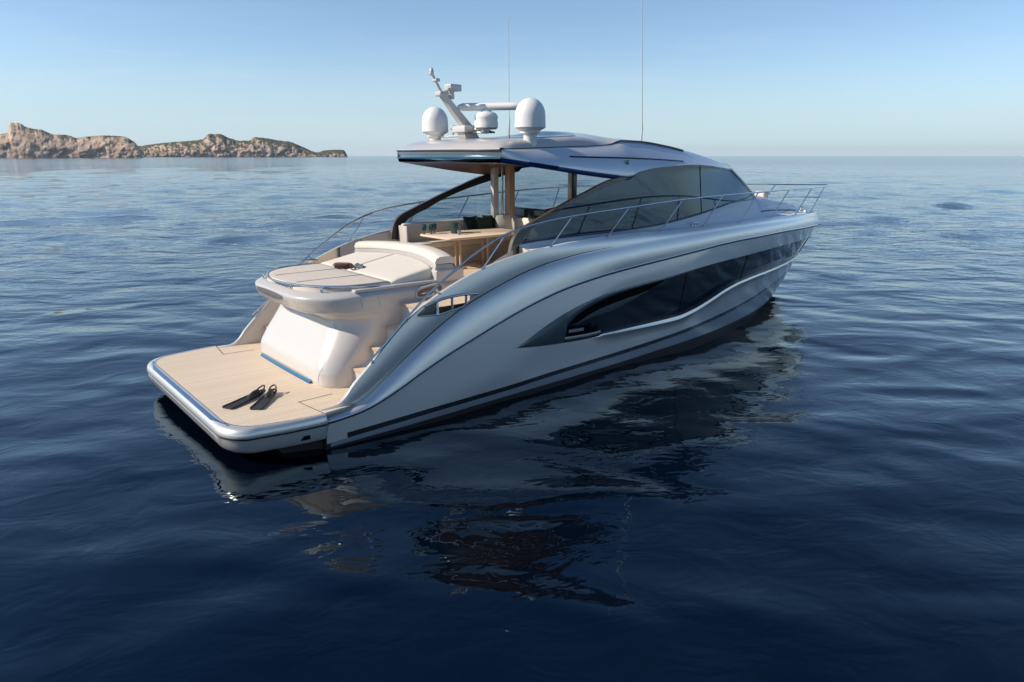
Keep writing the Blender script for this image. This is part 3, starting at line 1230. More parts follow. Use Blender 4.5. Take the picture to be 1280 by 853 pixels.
# the garage door panel: same surface a few mm proud
dz = np.linspace(.66, 1.60, 26)
A = []
for z in dz:
    rr = np.array(uring(float(fx(z)) - .005, float(fw(z)) - .0, float(frr(z)), z))
    hw = float(np.interp(z, [.66, .9, 1.3, 1.6], [1.24, 1.32, 1.27, 1.12]))
    ys = np.linspace(hw, -hw, 40)
    half = [p for p in rr]
    yy = np.array([p[1] for p in rr])[::-1]
    xx = np.array([p[0] for p in rr])[::-1]
    A.append([(float(np.interp(y, yy[np.argsort(yy)], xx[np.argsort(yy)])), y, z) for y in ys])
A = np.array(A)
# interpolate x by y on the aft part only
for i, z in enumerate(dz):
    xa, w, r = float(fx(z)) - .005, float(fw(z)), float(frr(z))
    for j in range(A.shape[1]):
        y = abs(A[i, j, 1])
        d = max(0, y - (w - r))
        A[i, j, 0] = xa + r - math.sqrt(max(r * r - d * d, 0))
gd = MB()
gd.grid(A)
gd.build('garage_door', 'white', mould, angle=60)
sp_ = MB()
B = []
for y in np.linspace(-1.0, 1.22, 24):
    e = min(1, (1.22 - abs(y - .0)) / .2) if abs(y) > 1 else 1
    B.append([(1.905 + .02 * (y / 1.2)**2, y, .640), (1.895 + .02 * (y / 1.2)**2, y, .612), (1.87 + .02 * (y / 1.2)**2, y, .587)])
sp_.grid(np.array(B))
sp_.build('door_sill_strip', 'tealblue', mould)
# speaker grille on the overhang
gr = MB()
B = []
for y in np.linspace(-.42, .72, 26):
    t = (y + .42) / 1.14
    hh = .07 * math.sin(math.pi * min(1, max(0, t * .86 + .04)))**.5
    row_ = []
    for z in np.linspace(1.985 + hh * .6, 1.985 - hh * 1.3, 5):
        xa, w, r = float(fx(z)) - .010, float(fw(z)), float(frr(z))
        d = max(0, y - (w - r))
        row_.append((xa + r - math.sqrt(max(r * r - d * d, 0)), y, z))
    B.append(row_)
gr.grid(np.array(B))
gr.build('speaker_grille', 'mesh', mould)
# rounded oval window in the starboard and port side of the moulding
for s in (1, -1):
    ov = MB()
    c0 = np.array([3.93, 2.00])
    pts = []
    for a in np.linspace(0, 2 * math.pi, 40, endpoint=False):
        ex = abs(math.cos(a))**.6 * (1 if math.cos(a) > 0 else -1)
        ez = abs(math.sin(a))**.6 * (1 if math.sin(a) > 0 else -1)
        pts.append((c0[0] + .27 * ex, s * 1.594, c0[1] + .085 * ez + .03 * ex))
    ov.tube(pts, .020, 0, 8, closed=True)
    ov.poly([(p[0], s * 1.592, p[2]) for p in pts], 1)
    ov.build('side_port', ['white', 'wood'], mould)
    for x, dx in ((2.62, .02), (2.92, .06), (4.52, .01)):
        pn = MB()
        pn.tube([(x, s * 1.589, 2.03), (x + dx, s * 1.589, 1.86)], .004, 0, 6)
        pn.build('panel_seam', 'cushgrey', mould)
# grab rail round the pad
for nm in (0,):
    gr_ = MB()
    pts = []
    for a in np.linspace(-62, 90, 40):
        pts.append((1.86 + .95 - .98 * math.cos(rad(a)), 1.38 * math.sin(rad(a)) if a < 90 else 1.38, 2.20))
    path = [(3.15, 1.42, 2.20), (2.9, 1.41, 2.20)] + [(p[0], p[1], p[2]) for p in reversed(pts)] + [(2.75, -1.42, 2.19), (3.05, -1.44, 2.17)]
    gr_.tube(smooth_path(path[:2] + path[2::3] + path[-2:], 5), .019, 0, 10)
    rail = gr_.build('pad_rail', 'chrome', mould)
    for x, y in ((1.90, -1.05 * .45), (2.12, -1.15), (1.93, .8), (2.5, 1.33)):
        po = MB()
        po.box((x + .03, y, 2.155), (.05, .05, .09), 0, bev=.012)
        po.build('rail_foot', 'chrome', rail)

# sunpad cushions
def pad_ring(xa, w, r, xf, n=16):
    pts = [(xf, w)]
    for t in np.linspace(0, 1, 6)[1:]:
        pts.append((xf + (xa + r - xf) * t, w))
    for a in np.linspace(0, math.pi / 2, n)[1:]:
        pts.append((xa + r - r * math.sin(a), w - .95 * r + .95 * r * math.cos(a)))
    pts += [(xa, y) for y in np.linspace(w - .95 * r, 0, 8)[1:]]
    return pts + [(x, -y) for x, y in reversed(pts[:-1])]


def cushion(mb, ring_xy, z0, z1, rnd=.035, mat=0, ztop=None):
    P = np.array(ring_xy)
    c = P.mean(0)
    R_ = []
    for zz, off in ((0, 0), (.6, .0), (.85, rnd * .35), (1.0, rnd)):
        Q = []
        for i in range(len(P)):
            d = c - P[i]
            d = d / (np.linalg.norm(d) + 1e-9)
            p = P[i] + d * off
            zt = z1 if ztop is None else ztop(p[0], p[1])
            Q.append((p[0], p[1], z0 + (zt - z0) * zz))
        R_.append(Q)
    mb.grid(np.array(R_), mat, closev=True)
    Q = R_[-1]
    # crowned top: inset rings towards the centre
    R2 = [Q]
    for k, h in ((.1, .004), (.3, .008), (.6, .010), (1, .011)):
        ringk = []
        for q in Q:
            x, y = q[0] + (c[0] - q[0]) * k, q[1] + (c[1] - q[1]) * k
            zt = z1 if ztop is None else ztop(x, y)
            ringk.append((x, y, zt + h))
        R2.append(ringk)
    mb.grid(np.array(R2), mat, closev=True)


pd = MB()
cushion(pd, pad_ring(1.93, 1.36, .95, 3.30), 2.10, 2.20)
pad = pd.build('sunpad', 'cushpad', mould, angle=60)
pp_ = MB()
pr_ = pad_ring(1.955, 1.335, .93, 3.28)
pp_.tube([(x, y, 2.204) for x, y in pr_], .007, 0, 6, closed=True)
pp_.build('piping', 'cushgrey', pad)
for ys in (-.46, .46):
    sm = MB()
    sm.tube([(x, ys, 2.2125 - .006 * max(0, (2.2 - x))) for x in np.linspace(2.03, 3.27, 10)], .005, 0, 6)
    sm.build('seam', 'cushgrey', pad)
wedge_top = lambda x, y: 2.205 + .20 * float(np.clip((x - 3.32) / 1.05, 0, 1))
for y0, y1 in ((-1.38, 0.30), (0.305, 1.40)):
    pw = MB()
    xf = lambda y: 4.40 - .28 * (y / 1.4)**2
    ring_ = [(3.31, y) for y in np.linspace(y1, y0, 10)] + [(x, y0) for x in np.linspace(3.31, xf(y0), 8)[1:]] + [(xf(y), y) for y in np.linspace(y0, y1, 12)[1:]] + [(x, y1) for x in np.linspace(xf(y1), 3.31, 8)[1:-1]]
    cushion(pw, ring_, 2.10, 2.3, ztop=wedge_top)
    pw.build('pad_headrest', 'cush', mould, angle=60)

# curved backrest bolster behind the pad
def arc_sweep(mb, prof, ys, xc, mat, zoff=lambda y: 0.0):
    A = []
    for y in ys:
        A.append([(xc(y) + px, y, pz + zoff(y)) for px, pz in prof])
    mb.grid(np.array(A), mat, closev=True)
    mb.poly(A[0][::-1], mat)
    mb.poly(A[-1], mat)


xarc = lambda y: 4.50 - .30 * (y / 1.45)**2
ys_ = np.linspace(-1.50, 1.50, 40)
bk = MB()
zo = lambda y: -.05 * (y / 1.5)**2
arc_sweep(bk, [(.00, 2.25), (-.06, 2.30), (-.05, 2.42), (-.03, 2.475), (.30, 2.475), (.34, 2.40), (.34, 2.25)], ys_, xarc, 0, zo)
br = bk.build('backrest', 'cushgrey', mould, angle=50)
bb = MB()
arc_sweep(bb, [(-.045, 2.47), (-.055, 2.51), (-.02, 2.575), (.06, 2.60), (.25, 2.60), (.34, 2.57), (.38, 2.51), (.37, 2.46)], ys_, xarc, 0, zo)
bb.build('backrest_roll', 'cush', br, angle=60)
# low side blocks at the ends of the backrest
for s in (1, -1):
    sb = MB()
    sb.box((4.42, s * 1.42, 2.22), (.60, .24, .22), 0, bev=.04)
    sb.build('side_block', 'gel', mould)
    cm = MB()
    cm.box((3.65, s * 1.47, 2.135), (2.2, .14, .05), 0, bev=.02)
    cm.build('pad_coaming', 'gel', mould)

# ------------------------------------------------------------------ stairs and cockpit floor
steps = [(2.42, .575, .89), (2.76, .89, 1.19), (3.06, 1.19, 1.50), (3.36, 1.50, 1.86)]
for s in (1, -1):
    st = MB()
    for k, (x, z0, z1) in enumerate(steps):
        x1 = steps[k + 1][0] if k < 3 else 3.75
        yo = 2.30
        st.grid(np.array([[(x, s * 1.54, z0), (x, s * yo, z0)], [(x, s * 1.54, z1), (x, s * yo, z1)]]), 0)
        st.grid(np.array([[(x - .02, s * 1.54, z1 + .003), (x - .02, s * yo, z1 + .003)], [(x1 + .01, s * 1.54, z1 + .003), (x1 + .01, s * yo, z1 + .003)]]), 1)
        st.grid(np.array([[(x - .02, s * 1.54, z1 + .003), (x - .02, s * yo, z1 + .003)], [(x - .02, s * 1.54, z1 - .035), (x - .02, s * yo, z1 - .035)]]), 2)
    st.build('stairs', ['gel', 'teak', 'woodlt'], Y0)
fl_ = MB()
fl_.poly([(3.70, -2.33, 1.87), (12.6, -2.05, 1.87), (12.6, 2.05, 1.87), (3.70, 2.33, 1.87)])
fl_.build('cockpit_floor', 'teak', Y0)
# side wall between cockpit floor and side deck, port and starboard
for s in (1, -1):
    sw = MB()
    A = []
    for x in np.linspace(4.75, 12.6, 40):
        yt = 2.03 if x > 5.6 else float(np.interp(x, [4.75, 5.6], [float(yF(4.75)) - .09, 2.03]))
        A.append([(x, s * yt, min(float(zF(x)) + .02, 2.75)), (x, s * yt, 1.87)])
    sw.grid(np.array(A))
    sw.build('cockpit_side', 'gelwarm', Y0)

# ------------------------------------------------------------------ decks
win_bot = crv((5.3, 2.70), (5.6, 2.73), (6.34, 2.76), (7.97, 2.78), (9.2, 2.82), (10.57, 2.95), (11.67, 3.10), (12.24, 3.17), (13.0, 3.20), (13.8, 3.20))
y_bot = crv((5.3, 2.10), (9.5, 2.10), (11.0, 2.08), (12.0, 2.0), (13.0, 1.84), (13.8, 1.65))
dk = MB()
A = []
for x in np.linspace(5.52, 13.8, 90):
    yo, zo_ = float(yF(x)), float(zF(x))
    xi = max(x, 5.3)
    yi, zi = float(y_bot(xi)), float(win_bot(xi)) + .0
    if x < 5.3:
        zi = zo_ - .0
    r = [(x, -yo, zo_), (x, -yo + .012, zo_ + .010), (x, -yo + .05, zo_ + .008), (x, -yo + .075, zo_ - .012)]
    ya, yb = yo - .09, yi + .0
    for t in np.linspace(0, 1, 10):
        y = ya + (yb - ya) * t
        z = (zo_ - .014) + (zi - zo_ + .014) * (t**2.2)
        r.append((x, -y, z))
    A.append(r)
dk.grid(np.array(A))
two_sides(dk, 'side_deck', 'deck', Y0, angle=50)
for s in (1, -1):
    bh = MB()
    yo, zo_ = float(yF(5.53)), float(zF(5.53))
    bh.prism([(5.53, -s * (yo - .05), zo_ - .01), (5.53, -s * 2.02, 2.72), (5.53, -s * 2.02, 1.88), (5.53, -s * (yo - .09), 1.88)], (.05, 0, 0))
    bh.build('deck_bulkhead', 'gel', Y0)
# foredeck and coachroof
ctr = crv((12.9, 2.84), (13.5, 2.93), (14.2, 3.10), (14.9, 3.20), (15.2, 3.20), (16, 3.10), (17, 2.98), (17.8, 2.88), (18.3, 2.80), (18.5, 2.60), (18.7, 2.53), (20.1, 2.47))
fd = MB()
A = []
XD = np.concatenate([np.linspace(12.9, 18.2, 60), np.linspace(18.25, 20.10, 30)])
for x in XD:
    yo, zo_ = float(yF(x)), float(zF(x))
    zc = float(ctr(x))
    flat = float(np.interp(x, [12.9, 14, 16, 17.5, 18.4], [.06, .14, .22, .30, .42]))
    r = []
    for w in np.linspace(0, 1, 26):
        y = yo * (1 - w)
        e = min(1, max(0, (w - flat) / .42))
        sm_ = e * e * (3 - 2 * e)
        z = zo_ - .014 * min(1, w / .03) + (zc - zo_ + .014) * sm_ if w > .0 else zo_
        r.append((x, -y, z))
    A.append(r)
fd.grid(np.array(A), mirror=True)
fdk = fd.build('foredeck', 'deck', Y0, angle=60)
for s in (1, -1):
    ln = MB()
    pts = []
    for x in np.linspace(14.2, 17.9, 24):
        yo, zo_, zc = float(yF(x)), float(zF(x)), float(ctr(x))
        w = float(np.interp(x, [12.9, 14, 16, 17.5, 18.4], [.06, .14, .22, .30, .42])) + .13
        e = .13 / .42
        pts.append((x, -s * yo * (1 - w), zo_ - .014 + (zc - zo_ + .014) * e * e * (3 - 2 * e) + .004))
    ln.tube(pts, .016, 0, 8)
    ln.build('coachroof_groove', 'strap', fdk)
hd = MB()
hd.box((16.75, 0.0, 3.12), (.26, .34, .26), 0, bev=.06)
hd.build('foredeck_headrest', 'cushpad', fdk)
wz = MB()
wz.lathe([(.09, 2.50), (.09, 2.56), (.05, 2.58), (.05, 2.66), (.07, 2.67), (.06, 2.69), (.02, 2.70)], (19.15, 0, 0), 20)
wz.build('anchor_windlass', 'chrome', fdk)
wz = MB()
wz.box((19.62, 0, 2.52), (.5, .12, .06), 0, bev=.02)
wz.build('anchor_roller', 'chrome', fdk)
ht = MB()
ht.box((18.80, -.30, 2.515), (.22, .22, .02), 0, bev=.008)
ht.build('locker_hatch', 'gap', fdk)

# cleats on the side decks
def cleat(x, y, z, rz):
    m = MB()
    m.box((x, y, z + .012), (.20, .07, .02), 0, rz, bev=.008)
    c, s = math.cos(rz), math.sin(rz)
    for d in (-.055, .055):
        m.tube([(x + d * c, y + d * s, z), (x + d * c, y + d * s, z + .075)], .017, 0, 8)
    m.tube([(x + d * c, y + d * s, z + .08 + (-.012 if abs(d) > .12 else 0)) for d in (-.17, -.10, 0, .10, .17)], [.009, .016, .018, .016, .009], 0, 8)
    m.build('cleat', 'chrome', Y0)


for s in (1, -1):
    cleat(10.45, s * 2.25, float(zF(10.45)) + .0, 0)
    cleat(16.2, s * 1.22, 2.67, rad(-22) * s * -1)
    cleat(3.5, s * 2.30, 2.06, rad(0))

# ------------------------------------------------------------------ cabin sides
arch_up = crv((5.30, 2.40), (5.34, 2.65), (5.41, 2.83), (5.55, 2.97), (5.87, 3.11), (6.29, 3.27), (6.75, 3.44), (7.15, 3.575), (7.96, 3.82), (8.4, 3.875), (8.74, 3.965), (9.24, 4.02), (9.76, 4.05), (10.59, 4.075), (11.2, 4.055),
              (11.93, 4.0), (12.54, 3.955))
arch_lo = crv((5.575, 2.45), (5.60, 2.73), (5.69, 2.90), (5.9, 3.03), (6.27, 3.165), (6.64, 3.33), (7.1, 3.49), (7.56, 3.62), (8.13, 3.755), (8.74, 3.91), (9.24, 3.975), (9.76, 4.01), (10.59, 4.035), (11.2, 4.02), (11.93, 3.965), (12.50, 3.925))
y_top = crv((5.3, 2.10), (8.5, 2.10), (10, 2.05), (11.3, 1.92), (12.54, 1.70))


def side_y(x, z):
    """half width of the cabin side"""
    zb, zt = float(win_bot(min(x, 13.8))), 3.95
    t = float(np.clip((z - zb) / max(zt - zb, .1), 0, 1))
    b, tt = float(y_bot(x)), float(y_top(min(x, 12.54)))
    if x > 12.54:
        tt = 1.70 - (x - 12.54) * .1
    return b * (1 - t) + tt * t


pil_x = lambda z: 12.54 + (13.80 - 12.54) * (3.955 - z) / (3.955 - 3.20)
for s in (1, -1):
    g = MB()
    A = []
    n = 110
    for k in range(n):
        u = k / (n - 1)
        r = []
        for t in np.linspace(0, 1, 14):
            x_b = 5.62 + (13.78 - 5.62) * u
            x_t = 5.62 + (12.50 - 5.62) * u
            zb = float(win_bot(x_b)) - .01
            zt = float(arch_lo(x_t)) + .02
            z = zb + (zt - zb) * t
            x = x_b + (x_t - x_b) * t
            r.append((x, -s * (side_y(x, z) - .012), z))
        A.append(r)
    g.grid(np.array(A))
    gl = g.build('side_window', 'glass' if s == 1 else 'clear', Y0, angle=60)
    # arch pillar from the cockpit up into the roof edge
    p = MB()
    n = 80
    rings = []
    up_pts = []
    ku = np.linspace(0, 1, n)
    xu = np.interp(ku, [0, .06, .12, .2, 1], [5.31, 5.36, 5.45, 5.6, 12.54])
    xl = np.interp(ku, [0, .06, .12, .2, 1], [5.58, 5.605, 5.66, 5.76, 12.50])
    for a, b in zip(xu, xl):
        za, zb = float(arch_up(a)), float(arch_lo(b)) - (.07 if s == -1 and b < 9 else 0)
        ya, yb = side_y(max(a, 5.3), za), side_y(max(b, 5.3), zb)
        d = .07
        rings.append([(a, -s * (ya + .012), za), (b, -s * (yb + .012), zb), (b, -s * (yb - d), zb), (a, -s * (ya - d), za)])
    p.grid(np.array(rings), closev=True, matf=lambda i, j: (0, 0, 2, 1)[j])  # shade of the inner face put into its colour as black
    p.build('window_pillar', ['frame', 'bronze', 'black'], gl, angle=30)
    # windscreen pillar
    p = MB()
    A = []
    for z in np.linspace(3.97, 3.19, 14):
        x = pil_x(z)
        y = side_y(min(x, 13.8), z)
        A.append([(x - .07, -s * (y + .010), z), (x + .05, -s * (y - .01), z), (x + .05, -s * (y - .08), z), (x - .07, -s * (y - .06), z)])
    p.grid(np.array(A), closev=True)
    p.build('windscreen_pillar', 'frame', gl, angle=30)
    # lower sill trim
    p = MB()
    p.tube([(x, -s * (float(y_bot(x)) + .006), float(win_bot(x)) + .012) for x in np.linspace(5.6, 13.8, 60)], .016, 0, 6)
    p.build('window_sill', 'frame', gl)
    # joint between panes
    p = MB()
    p.tube([(10.95, -s * (side_y(10.95, z) - .006), z) for z in np.linspace(3.0, 4.03, 8)], .008, 0, 6)
    p.build('pane_joint', 'black', gl)

# windscreen
ws = MB()
A = []
for k in np.linspace(-1, 1, 40):
    r = []
    for t in np.linspace(0, 1, 10):
        xb = 15.2 - 1.42 * abs(k)**2
        xt = 13.75 - 1.21 * abs(k)**2
        yb, yt = 1.64 * k, 1.69 * k
        zb = 3.10 + .06 * (1 - k * k)
        zt = 3.955 + .17 * (1 - k * k)
        r.append((xb + (xt - xb) * t, yb + (yt - yb) * t, zb + (zt - zb) * t))
    A.append(r)
ws.grid(np.array(A))
ws.build('windscreen', 'clear', Y0, angle=60)
# dark dashboard and helm inside
db = MB()
db.box((13.1, 0, 2.32), (1.0, 3.0, .85), 0, bev=.08)
db.build('dashboard', 'frame', Y0)
# ------------------------------------------------------------------ hardtop
def roof_rows(u):
    """control points across the roof at station u (0 aft .. 1 front), centre to lower edge"""
    xc = 5.05 + (13.85 - 5.05) * u
    xm = 5.15 + (13.50 - 5.15) * u
    xt = 5.40 + (12.86 - 5.40) * u
    xs_ = 5.40 + (12.70 - 5.40) * u
    xl = 5.40 + (12.54 - 5.40) * u
    ztop = crv((5.4, 4.375), (6.0, 4.39), (6.9, 4.42), (7.9, 4.45), (8.35, 4.485), (8.7, 4.55), (9.2, 4.545), (10.3, 4.45), (11.2, 4.315), (12.2, 4.13), (12.86, 3.99))
    zctr = crv((5.05, 4.395), (5.2, 4.485), (5.5, 4.565), (5.9, 4.595), (6.3, 4.605), (7.2, 4.68), (8.0, 4.77), (8.5, 4.76), (9.0, 4.68), (9.6, 4.64), (10.4, 4.58), (11.4, 4.50), (12.4, 4.38), (13.2, 4.22), (13.85, 4.06))
    zmid_ = crv((5.15, 4.395), (5.3, 4.485), (5.6, 4.555), (6.0, 4.58), (6.4, 4.59), (7.2, 4.63), (7.9, 4.70), (8.4, 4.70), (9.0, 4.65), (9.6, 4.62), (10.4, 4.555), (11.4, 4.45), (12.4, 4.29), (13.5, 4.04))
    ytop = crv((5.4, 1.75), (6, 1.72), (7, 1.68), (8.4, 1.62), (9.2, 1.56), (10.3, 1.52), (11.2, 1.48), (12.86, 1.45))
    zs_ = crv((5.4, 4.33), (6.0, 4.29), (6.84, 4.25), (8.59, 4.215), (10.34, 4.145), (11.5, 4.06), (12.7, 3.97))
    ys2 = crv((5.4, 1.78), (6.0, 1.86), (6.84, 1.93), (8.6, 1.97), (10.34, 1.92), (11.5, 1.80), (12.7, 1.60))
    zl = crv((5.4, 4.225), (6.2, 4.12), (7.1, 4.0), (8.0, 3.90), (8.4, 3.865), (8.74, 3.955), (9.24, 4.02), (9.76, 4.045), (10.59, 4.07), (11.2, 4.05), (11.93, 3.995), (12.54, 3.955))
    yl = crv((5.4, 1.77), (6.2, 2.0), (7.1, 2.07), (8.4, 2.125), (10, 2.065), (11.3, 1.935), (12.54, 1.715))
    return [np.array([xc, 0, float(zctr(xc))]), np.array([xm, .85, float(zmid_(xm))]), np.array([xt, float(ytop(xt)), float(ztop(xt))]),
            np.array([xs_, float(ys2(xs_)), float(zs_(xs_))]), np.array([xl, float(yl(xl)), float(zl(xl))])]


def roof_pt(c, m, t, k, u):
    p = c * (1 - k) * (1 - 2 * k) + 4 * m * k * (1 - k) + t * k * (2 * k - 1)
    zin = c[2] + (m[2] - c[2]) * min(1, k / .5)
    zr = t[2] + (zin - t[2]) * (1 - k ** 22)
    w = float(np.clip((.40 - u) / .15, 0, 1))
    p = p.copy()
    p[2] = p[2] * (1 - w) + zr * w
    return p


us = np.linspace(0, 1, 160)
CT, WG, UN, TL, LL = [], [], [], [], []
for u in us:
    c, m, t, w, l = roof_rows(u)
    r = []
    for k in (0, .2, .4, .55, .7, .8, .87, .92, .96, .985, 1):     # centre to top line (quadratic through c, m, t)
        r.append(roof_pt(c, m, t, k, u))
    CT.append(r)
    r = []
    for k in np.linspace(0, 1, 9):
        p = t * (1 - k) * (1 - 2 * k) + 4 * w * k * (1 - k) + l * k * (2 * k - 1)
        r.append(p)
    WG.append(r)
    TL.append(t)
    LL.append(l)
    lo = l + np.array([0, -.035, -.085 * float(np.clip((9.0 - l[0]) / .7, .2, 1))])
    zc_ = max(lo[2], 4.12 if l[0] < 12 else 4.12 - (l[0] - 12) * .3)
    UN.append([l, lo, np.array([l[0], lo[1] - .45, lo[2] + (zc_ - lo[2]) * .75]), np.array([l[0], lo[1] - .9, zc_]), np.array([l[0], 0, zc_ + .02])])
CT, WG, UN = np.array(CT), np.array(WG), np.array(UN)
rf = MB()


def ctmat(i, j):
    x = CT[i, j, 0]
    return 1 if x > 8.85 and j < 10 else 0


rf.grid(CT, mirror=True, matf=ctmat)
rf.grid(WG, mirror=True, mat=2)
rf.grid(UN, mirror=True, matf=lambda i, j: 3 if j == 0 else 4)
roof = rf.build('hardtop', ['gel', 'roofglass', 'pearl', 'blue', 'wood'], Y0, angle=45)
# aft fascia
fa = MB()
ysf = np.linspace(-1.77, 1.77, 30)
xa_ = lambda y: 5.40 - .35 * (1 - (y / 1.77)**2)
A = [[(xa_(y) - .035, y, 4.395), (xa_(y) - .05, y, 4.375), (xa_(y) - .02, y, 4.355)] for y in ysf]
fa.grid(np.array(A), 0)
fa.grid(np.array([[(xa_(y) - .02, y, 4.355), (xa_(y) + .0, y, 4.35), (xa_(y) + .0, y, 4.335)] for y in ysf]), 1)
fa.grid(np.array([[(xa_(y) + .0, y, 4.335), (xa_(y) + .03, y, 4.262)] for y in ysf]), 2)
fa.grid(np.array([[(xa_(y) + .03, y, 4.262), (xa_(y) + .02, y, 4.252), (xa_(y) - .03, y, 4.235), (xa_(y) - .02, y, 4.21), (xa_(y) + .08, y, 4.20), (5.55, y, 4.15)] for y in ysf]), 3)
fa.grid(np.array([[(xa_(y) - .035, y, 4.395), (xa_(y) + .02, y, 4.402), (xa_(y) + .10, y, 4.392)] for y in ysf]), 0)
fa.build('aft_fascia', ['gel', 'black', 'fascia', 'tealblue'], roof, angle=35)
# dark tinted hatch rising to the hood
hp = MB()
A = []
for u in np.linspace(.12, .355, 30):
    c, m, t, w, l = roof_rows(u)
    wd = float(np.interp(u, [.12, .16, .24, .30, .355], [.60, .82, .86, .80, .45]))
    r = []
    for k in np.linspace(-wd, wd, 21):
        a = abs(k)
        p = roof_pt(c, m, t, a, u)
        r.append((p[0], p[1] * (1 if k > 0 else -1), p[2] + .010))
    A.append(r)
hp.grid(np.array(A))
hp.build('roof_hatch', 'roofglass', roof, angle=60)
# seam and slot on the wings
for s in (1, -1):
    m = MB()
    pts, rs = [], []
    for u, p in zip(us, TL):
        if p[0] < 10.9:
            pts.append((p[0], -s * (p[1] + .004), p[2] + .004))
            rs.append(.010 if p[0] < 8.2 else (.010 + .016 * min(1, (p[0] - 8.2) / .5)))
    m.tube(pts, rs, 0, 6)
    m.build('roof_seam', 'frame', roof)
    m = MB()
    pts = []
    for u in us:
        c, mm, t, w, l = roof_rows(u)
        if 6.9 < w[0] < 10.4:
            pts.append((w[0], -s * (w[1] + .002), w[2]))
    m.tube(pts, [.018] * len(pts), 0, 6)
    m.build('wing_slot', 'frame', roof)
    # navigation light
    i = int(np.argmin([abs(roof_rows(u)[3][0] - 8.45) for u in us]))
    q = WG[i][5]
    m = MB()
    m.box((q[0], -s * (q[1] + .006), q[2]), (.11, .05, .085), 0, bev=.018)
    if s == 1:
        o = m.build('navigation_light', 'green', roof)
# antennas
for nm, base, top in (('whip_antenna', (9.67, -1.30, 4.52), (9.50, -1.30, 7.45)), ('whip_antenna', (7.3, .35, 4.66), (7.3, .35, 7.0))):
    m = MB()
    k = .011 if base[1] < 0 else .007
    m.tube([base, (base[0] + .01, base[1], base[2] + .16), (base[0] + .03, base[1], base[2] + .35)], [.022, .018, .012], 0, 8)
    m.tube([(base[0] + .02, base[1], base[2] + .3), top], [k, k * .55], 0, 6)
    m.box((base[0] - .02, base[1], base[2] - .01), (.16, .08, .05), 0, bev=.02)
    m.build(nm, 'white', Y0)

# ------------------------------------------------------------------ mast, radar and domes
def dome(x, y, z, r):
    b = MB()
    b.lathe([(r * .44, z - .16), (r * .42, z + .05), (r * .46, z + .07), (r * .62, z + .09), (r * .64, z + .13), (r * .9, z + .17), (r * .98, z + .185)], (x, y, 0), 36)
    ped = b.build('dome_foot', 'radome')
    d = MB()
    H = .40
    prof_ = [(r * .9, z + .18), (r, z + .19), (r, z + .21), (r * .99, z + .30), (r * .985, z + .38)]
    for a in np.linspace(0, 88, 12):
        prof_.append((r * .98 * math.cos(rad(a)), z + .40 + (.31) * math.sin(rad(a))))
    d.lathe(prof_, (x, y, 0), 40)
    o = d.build('satellite_dome', 'radome', Y0, angle=50)
    ped.parent = o


dome(6.24, 1.57, 4.575, .285)
dome(6.24, -1.57, 4.575, .285)

mast = MB()
def beam(mb, a, b, wa, wb, ta, tb, mat=0):
    """tapered box beam from a to b in the xz plane, half widths along y = w, thickness t along x"""
    rr = []
    for p, w, t in ((a, wa, ta), (b, wb, tb)):
        rr.append([(p[0] - t, p[1] - w, p[2]), (p[0] + t, p[1] - w, p[2]), (p[0] + t, p[1] + w, p[2]), (p[0] - t, p[1] + w, p[2])])
    mb.grid(np.array(rr), mat, closev=True)
    mb.poly(rr[0][::-1], mat)
    mb.poly(rr[1], mat)


MX, MY = 6.55, .50
beam(mast, (6.48, MY, 4.42), (6.30, MY, 4.74), .13, .12, .20, .16)
mast.box((6.30, MY, 4.79), (.42, .46, .14), 0, bev=.03)
beam(mast, (6.30, MY, 4.84), (5.72, MY, 5.44), .085, .06, .12, .07)
mast.box((5.71, MY, 5.45), (.22, .22, .10), 0, bev=.03)
beam(mast, (5.69, MY, 5.49), (5.50, MY, 5.80), .022, .018, .03, .022)
mo = mast.build('radar_mast', 'white', Y0, bevel=.008)
m = MB()
m.lathe([(.02, 5.78), (.042, 5.80), (.046, 5.85), (.032, 5.90), (.012, 5.93)], (5.48, MY, 0), 16)
m.box((5.58, MY, 5.70), (.10, .16, .06), 0, bev=.02)
m.build('masthead_light', 'white', mo)
m = MB()
m.tube([(5.95, MY, 5.40), (5.95, MY, 5.52)], .05, 0, 14)
m.lathe([(.06, 5.36), (.07, 5.39), (.07, 5.43), (.05, 5.45)], (5.93, MY, 0), 18)
m.tube([(5.75, MY, 5.40), (5.95, MY, 5.40)], .03, 0, 8)
m.box((5.98, MY, 5.58), (.32, .20, .13), 0, rad(12), bev=.02)
m.build('night_camera', 'white', mo)
m = MB()
m.tube([(6.3, MY - .1, 4.79), (6.4, .0, 4.78)], .03, 0, 10)
m.tube([(6.3, MY - .1, 4.73), (6.4, -.1, 4.71)], .022, 0, 10)
m.tube([(6.3, MY + .1, 4.66), (6.25, 1.35, 4.66)], .022, 0, 10)
m.lathe([(.05, 0), (.07, .02), (.07, .06), (.03, .1)], (6.42, 1.15, 4.80), 14)
m.tube([(6.42, 1.15, 4.66), (6.42, 1.15, 4.82)], .015, 0, 8)
m.build('mast_bracket', 'white', mo)
m = MB()
for dy in (-.28, -.38):
    m.lathe([(.018, 0), (.02, .1), (.035, .16), (.045, .17)], (6.42, dy + .1, 4.71), 14, 0, Euler((0, rad(-80), 0)).to_matrix())
m.build('horn', 'frame', mo)
m = MB()
m.lathe([(.20, 4.84), (.235, 4.87), (.24, 4.95), (.225, 5.03), (.235, 5.05), (.235, 5.10), (.19, 5.15), (.11, 5.18), (.09, 5.22)], (6.43, 0, -.06), 36)
rd = m.build('radar_scanner', 'radome', mo, angle=45)
m = MB()
A = []
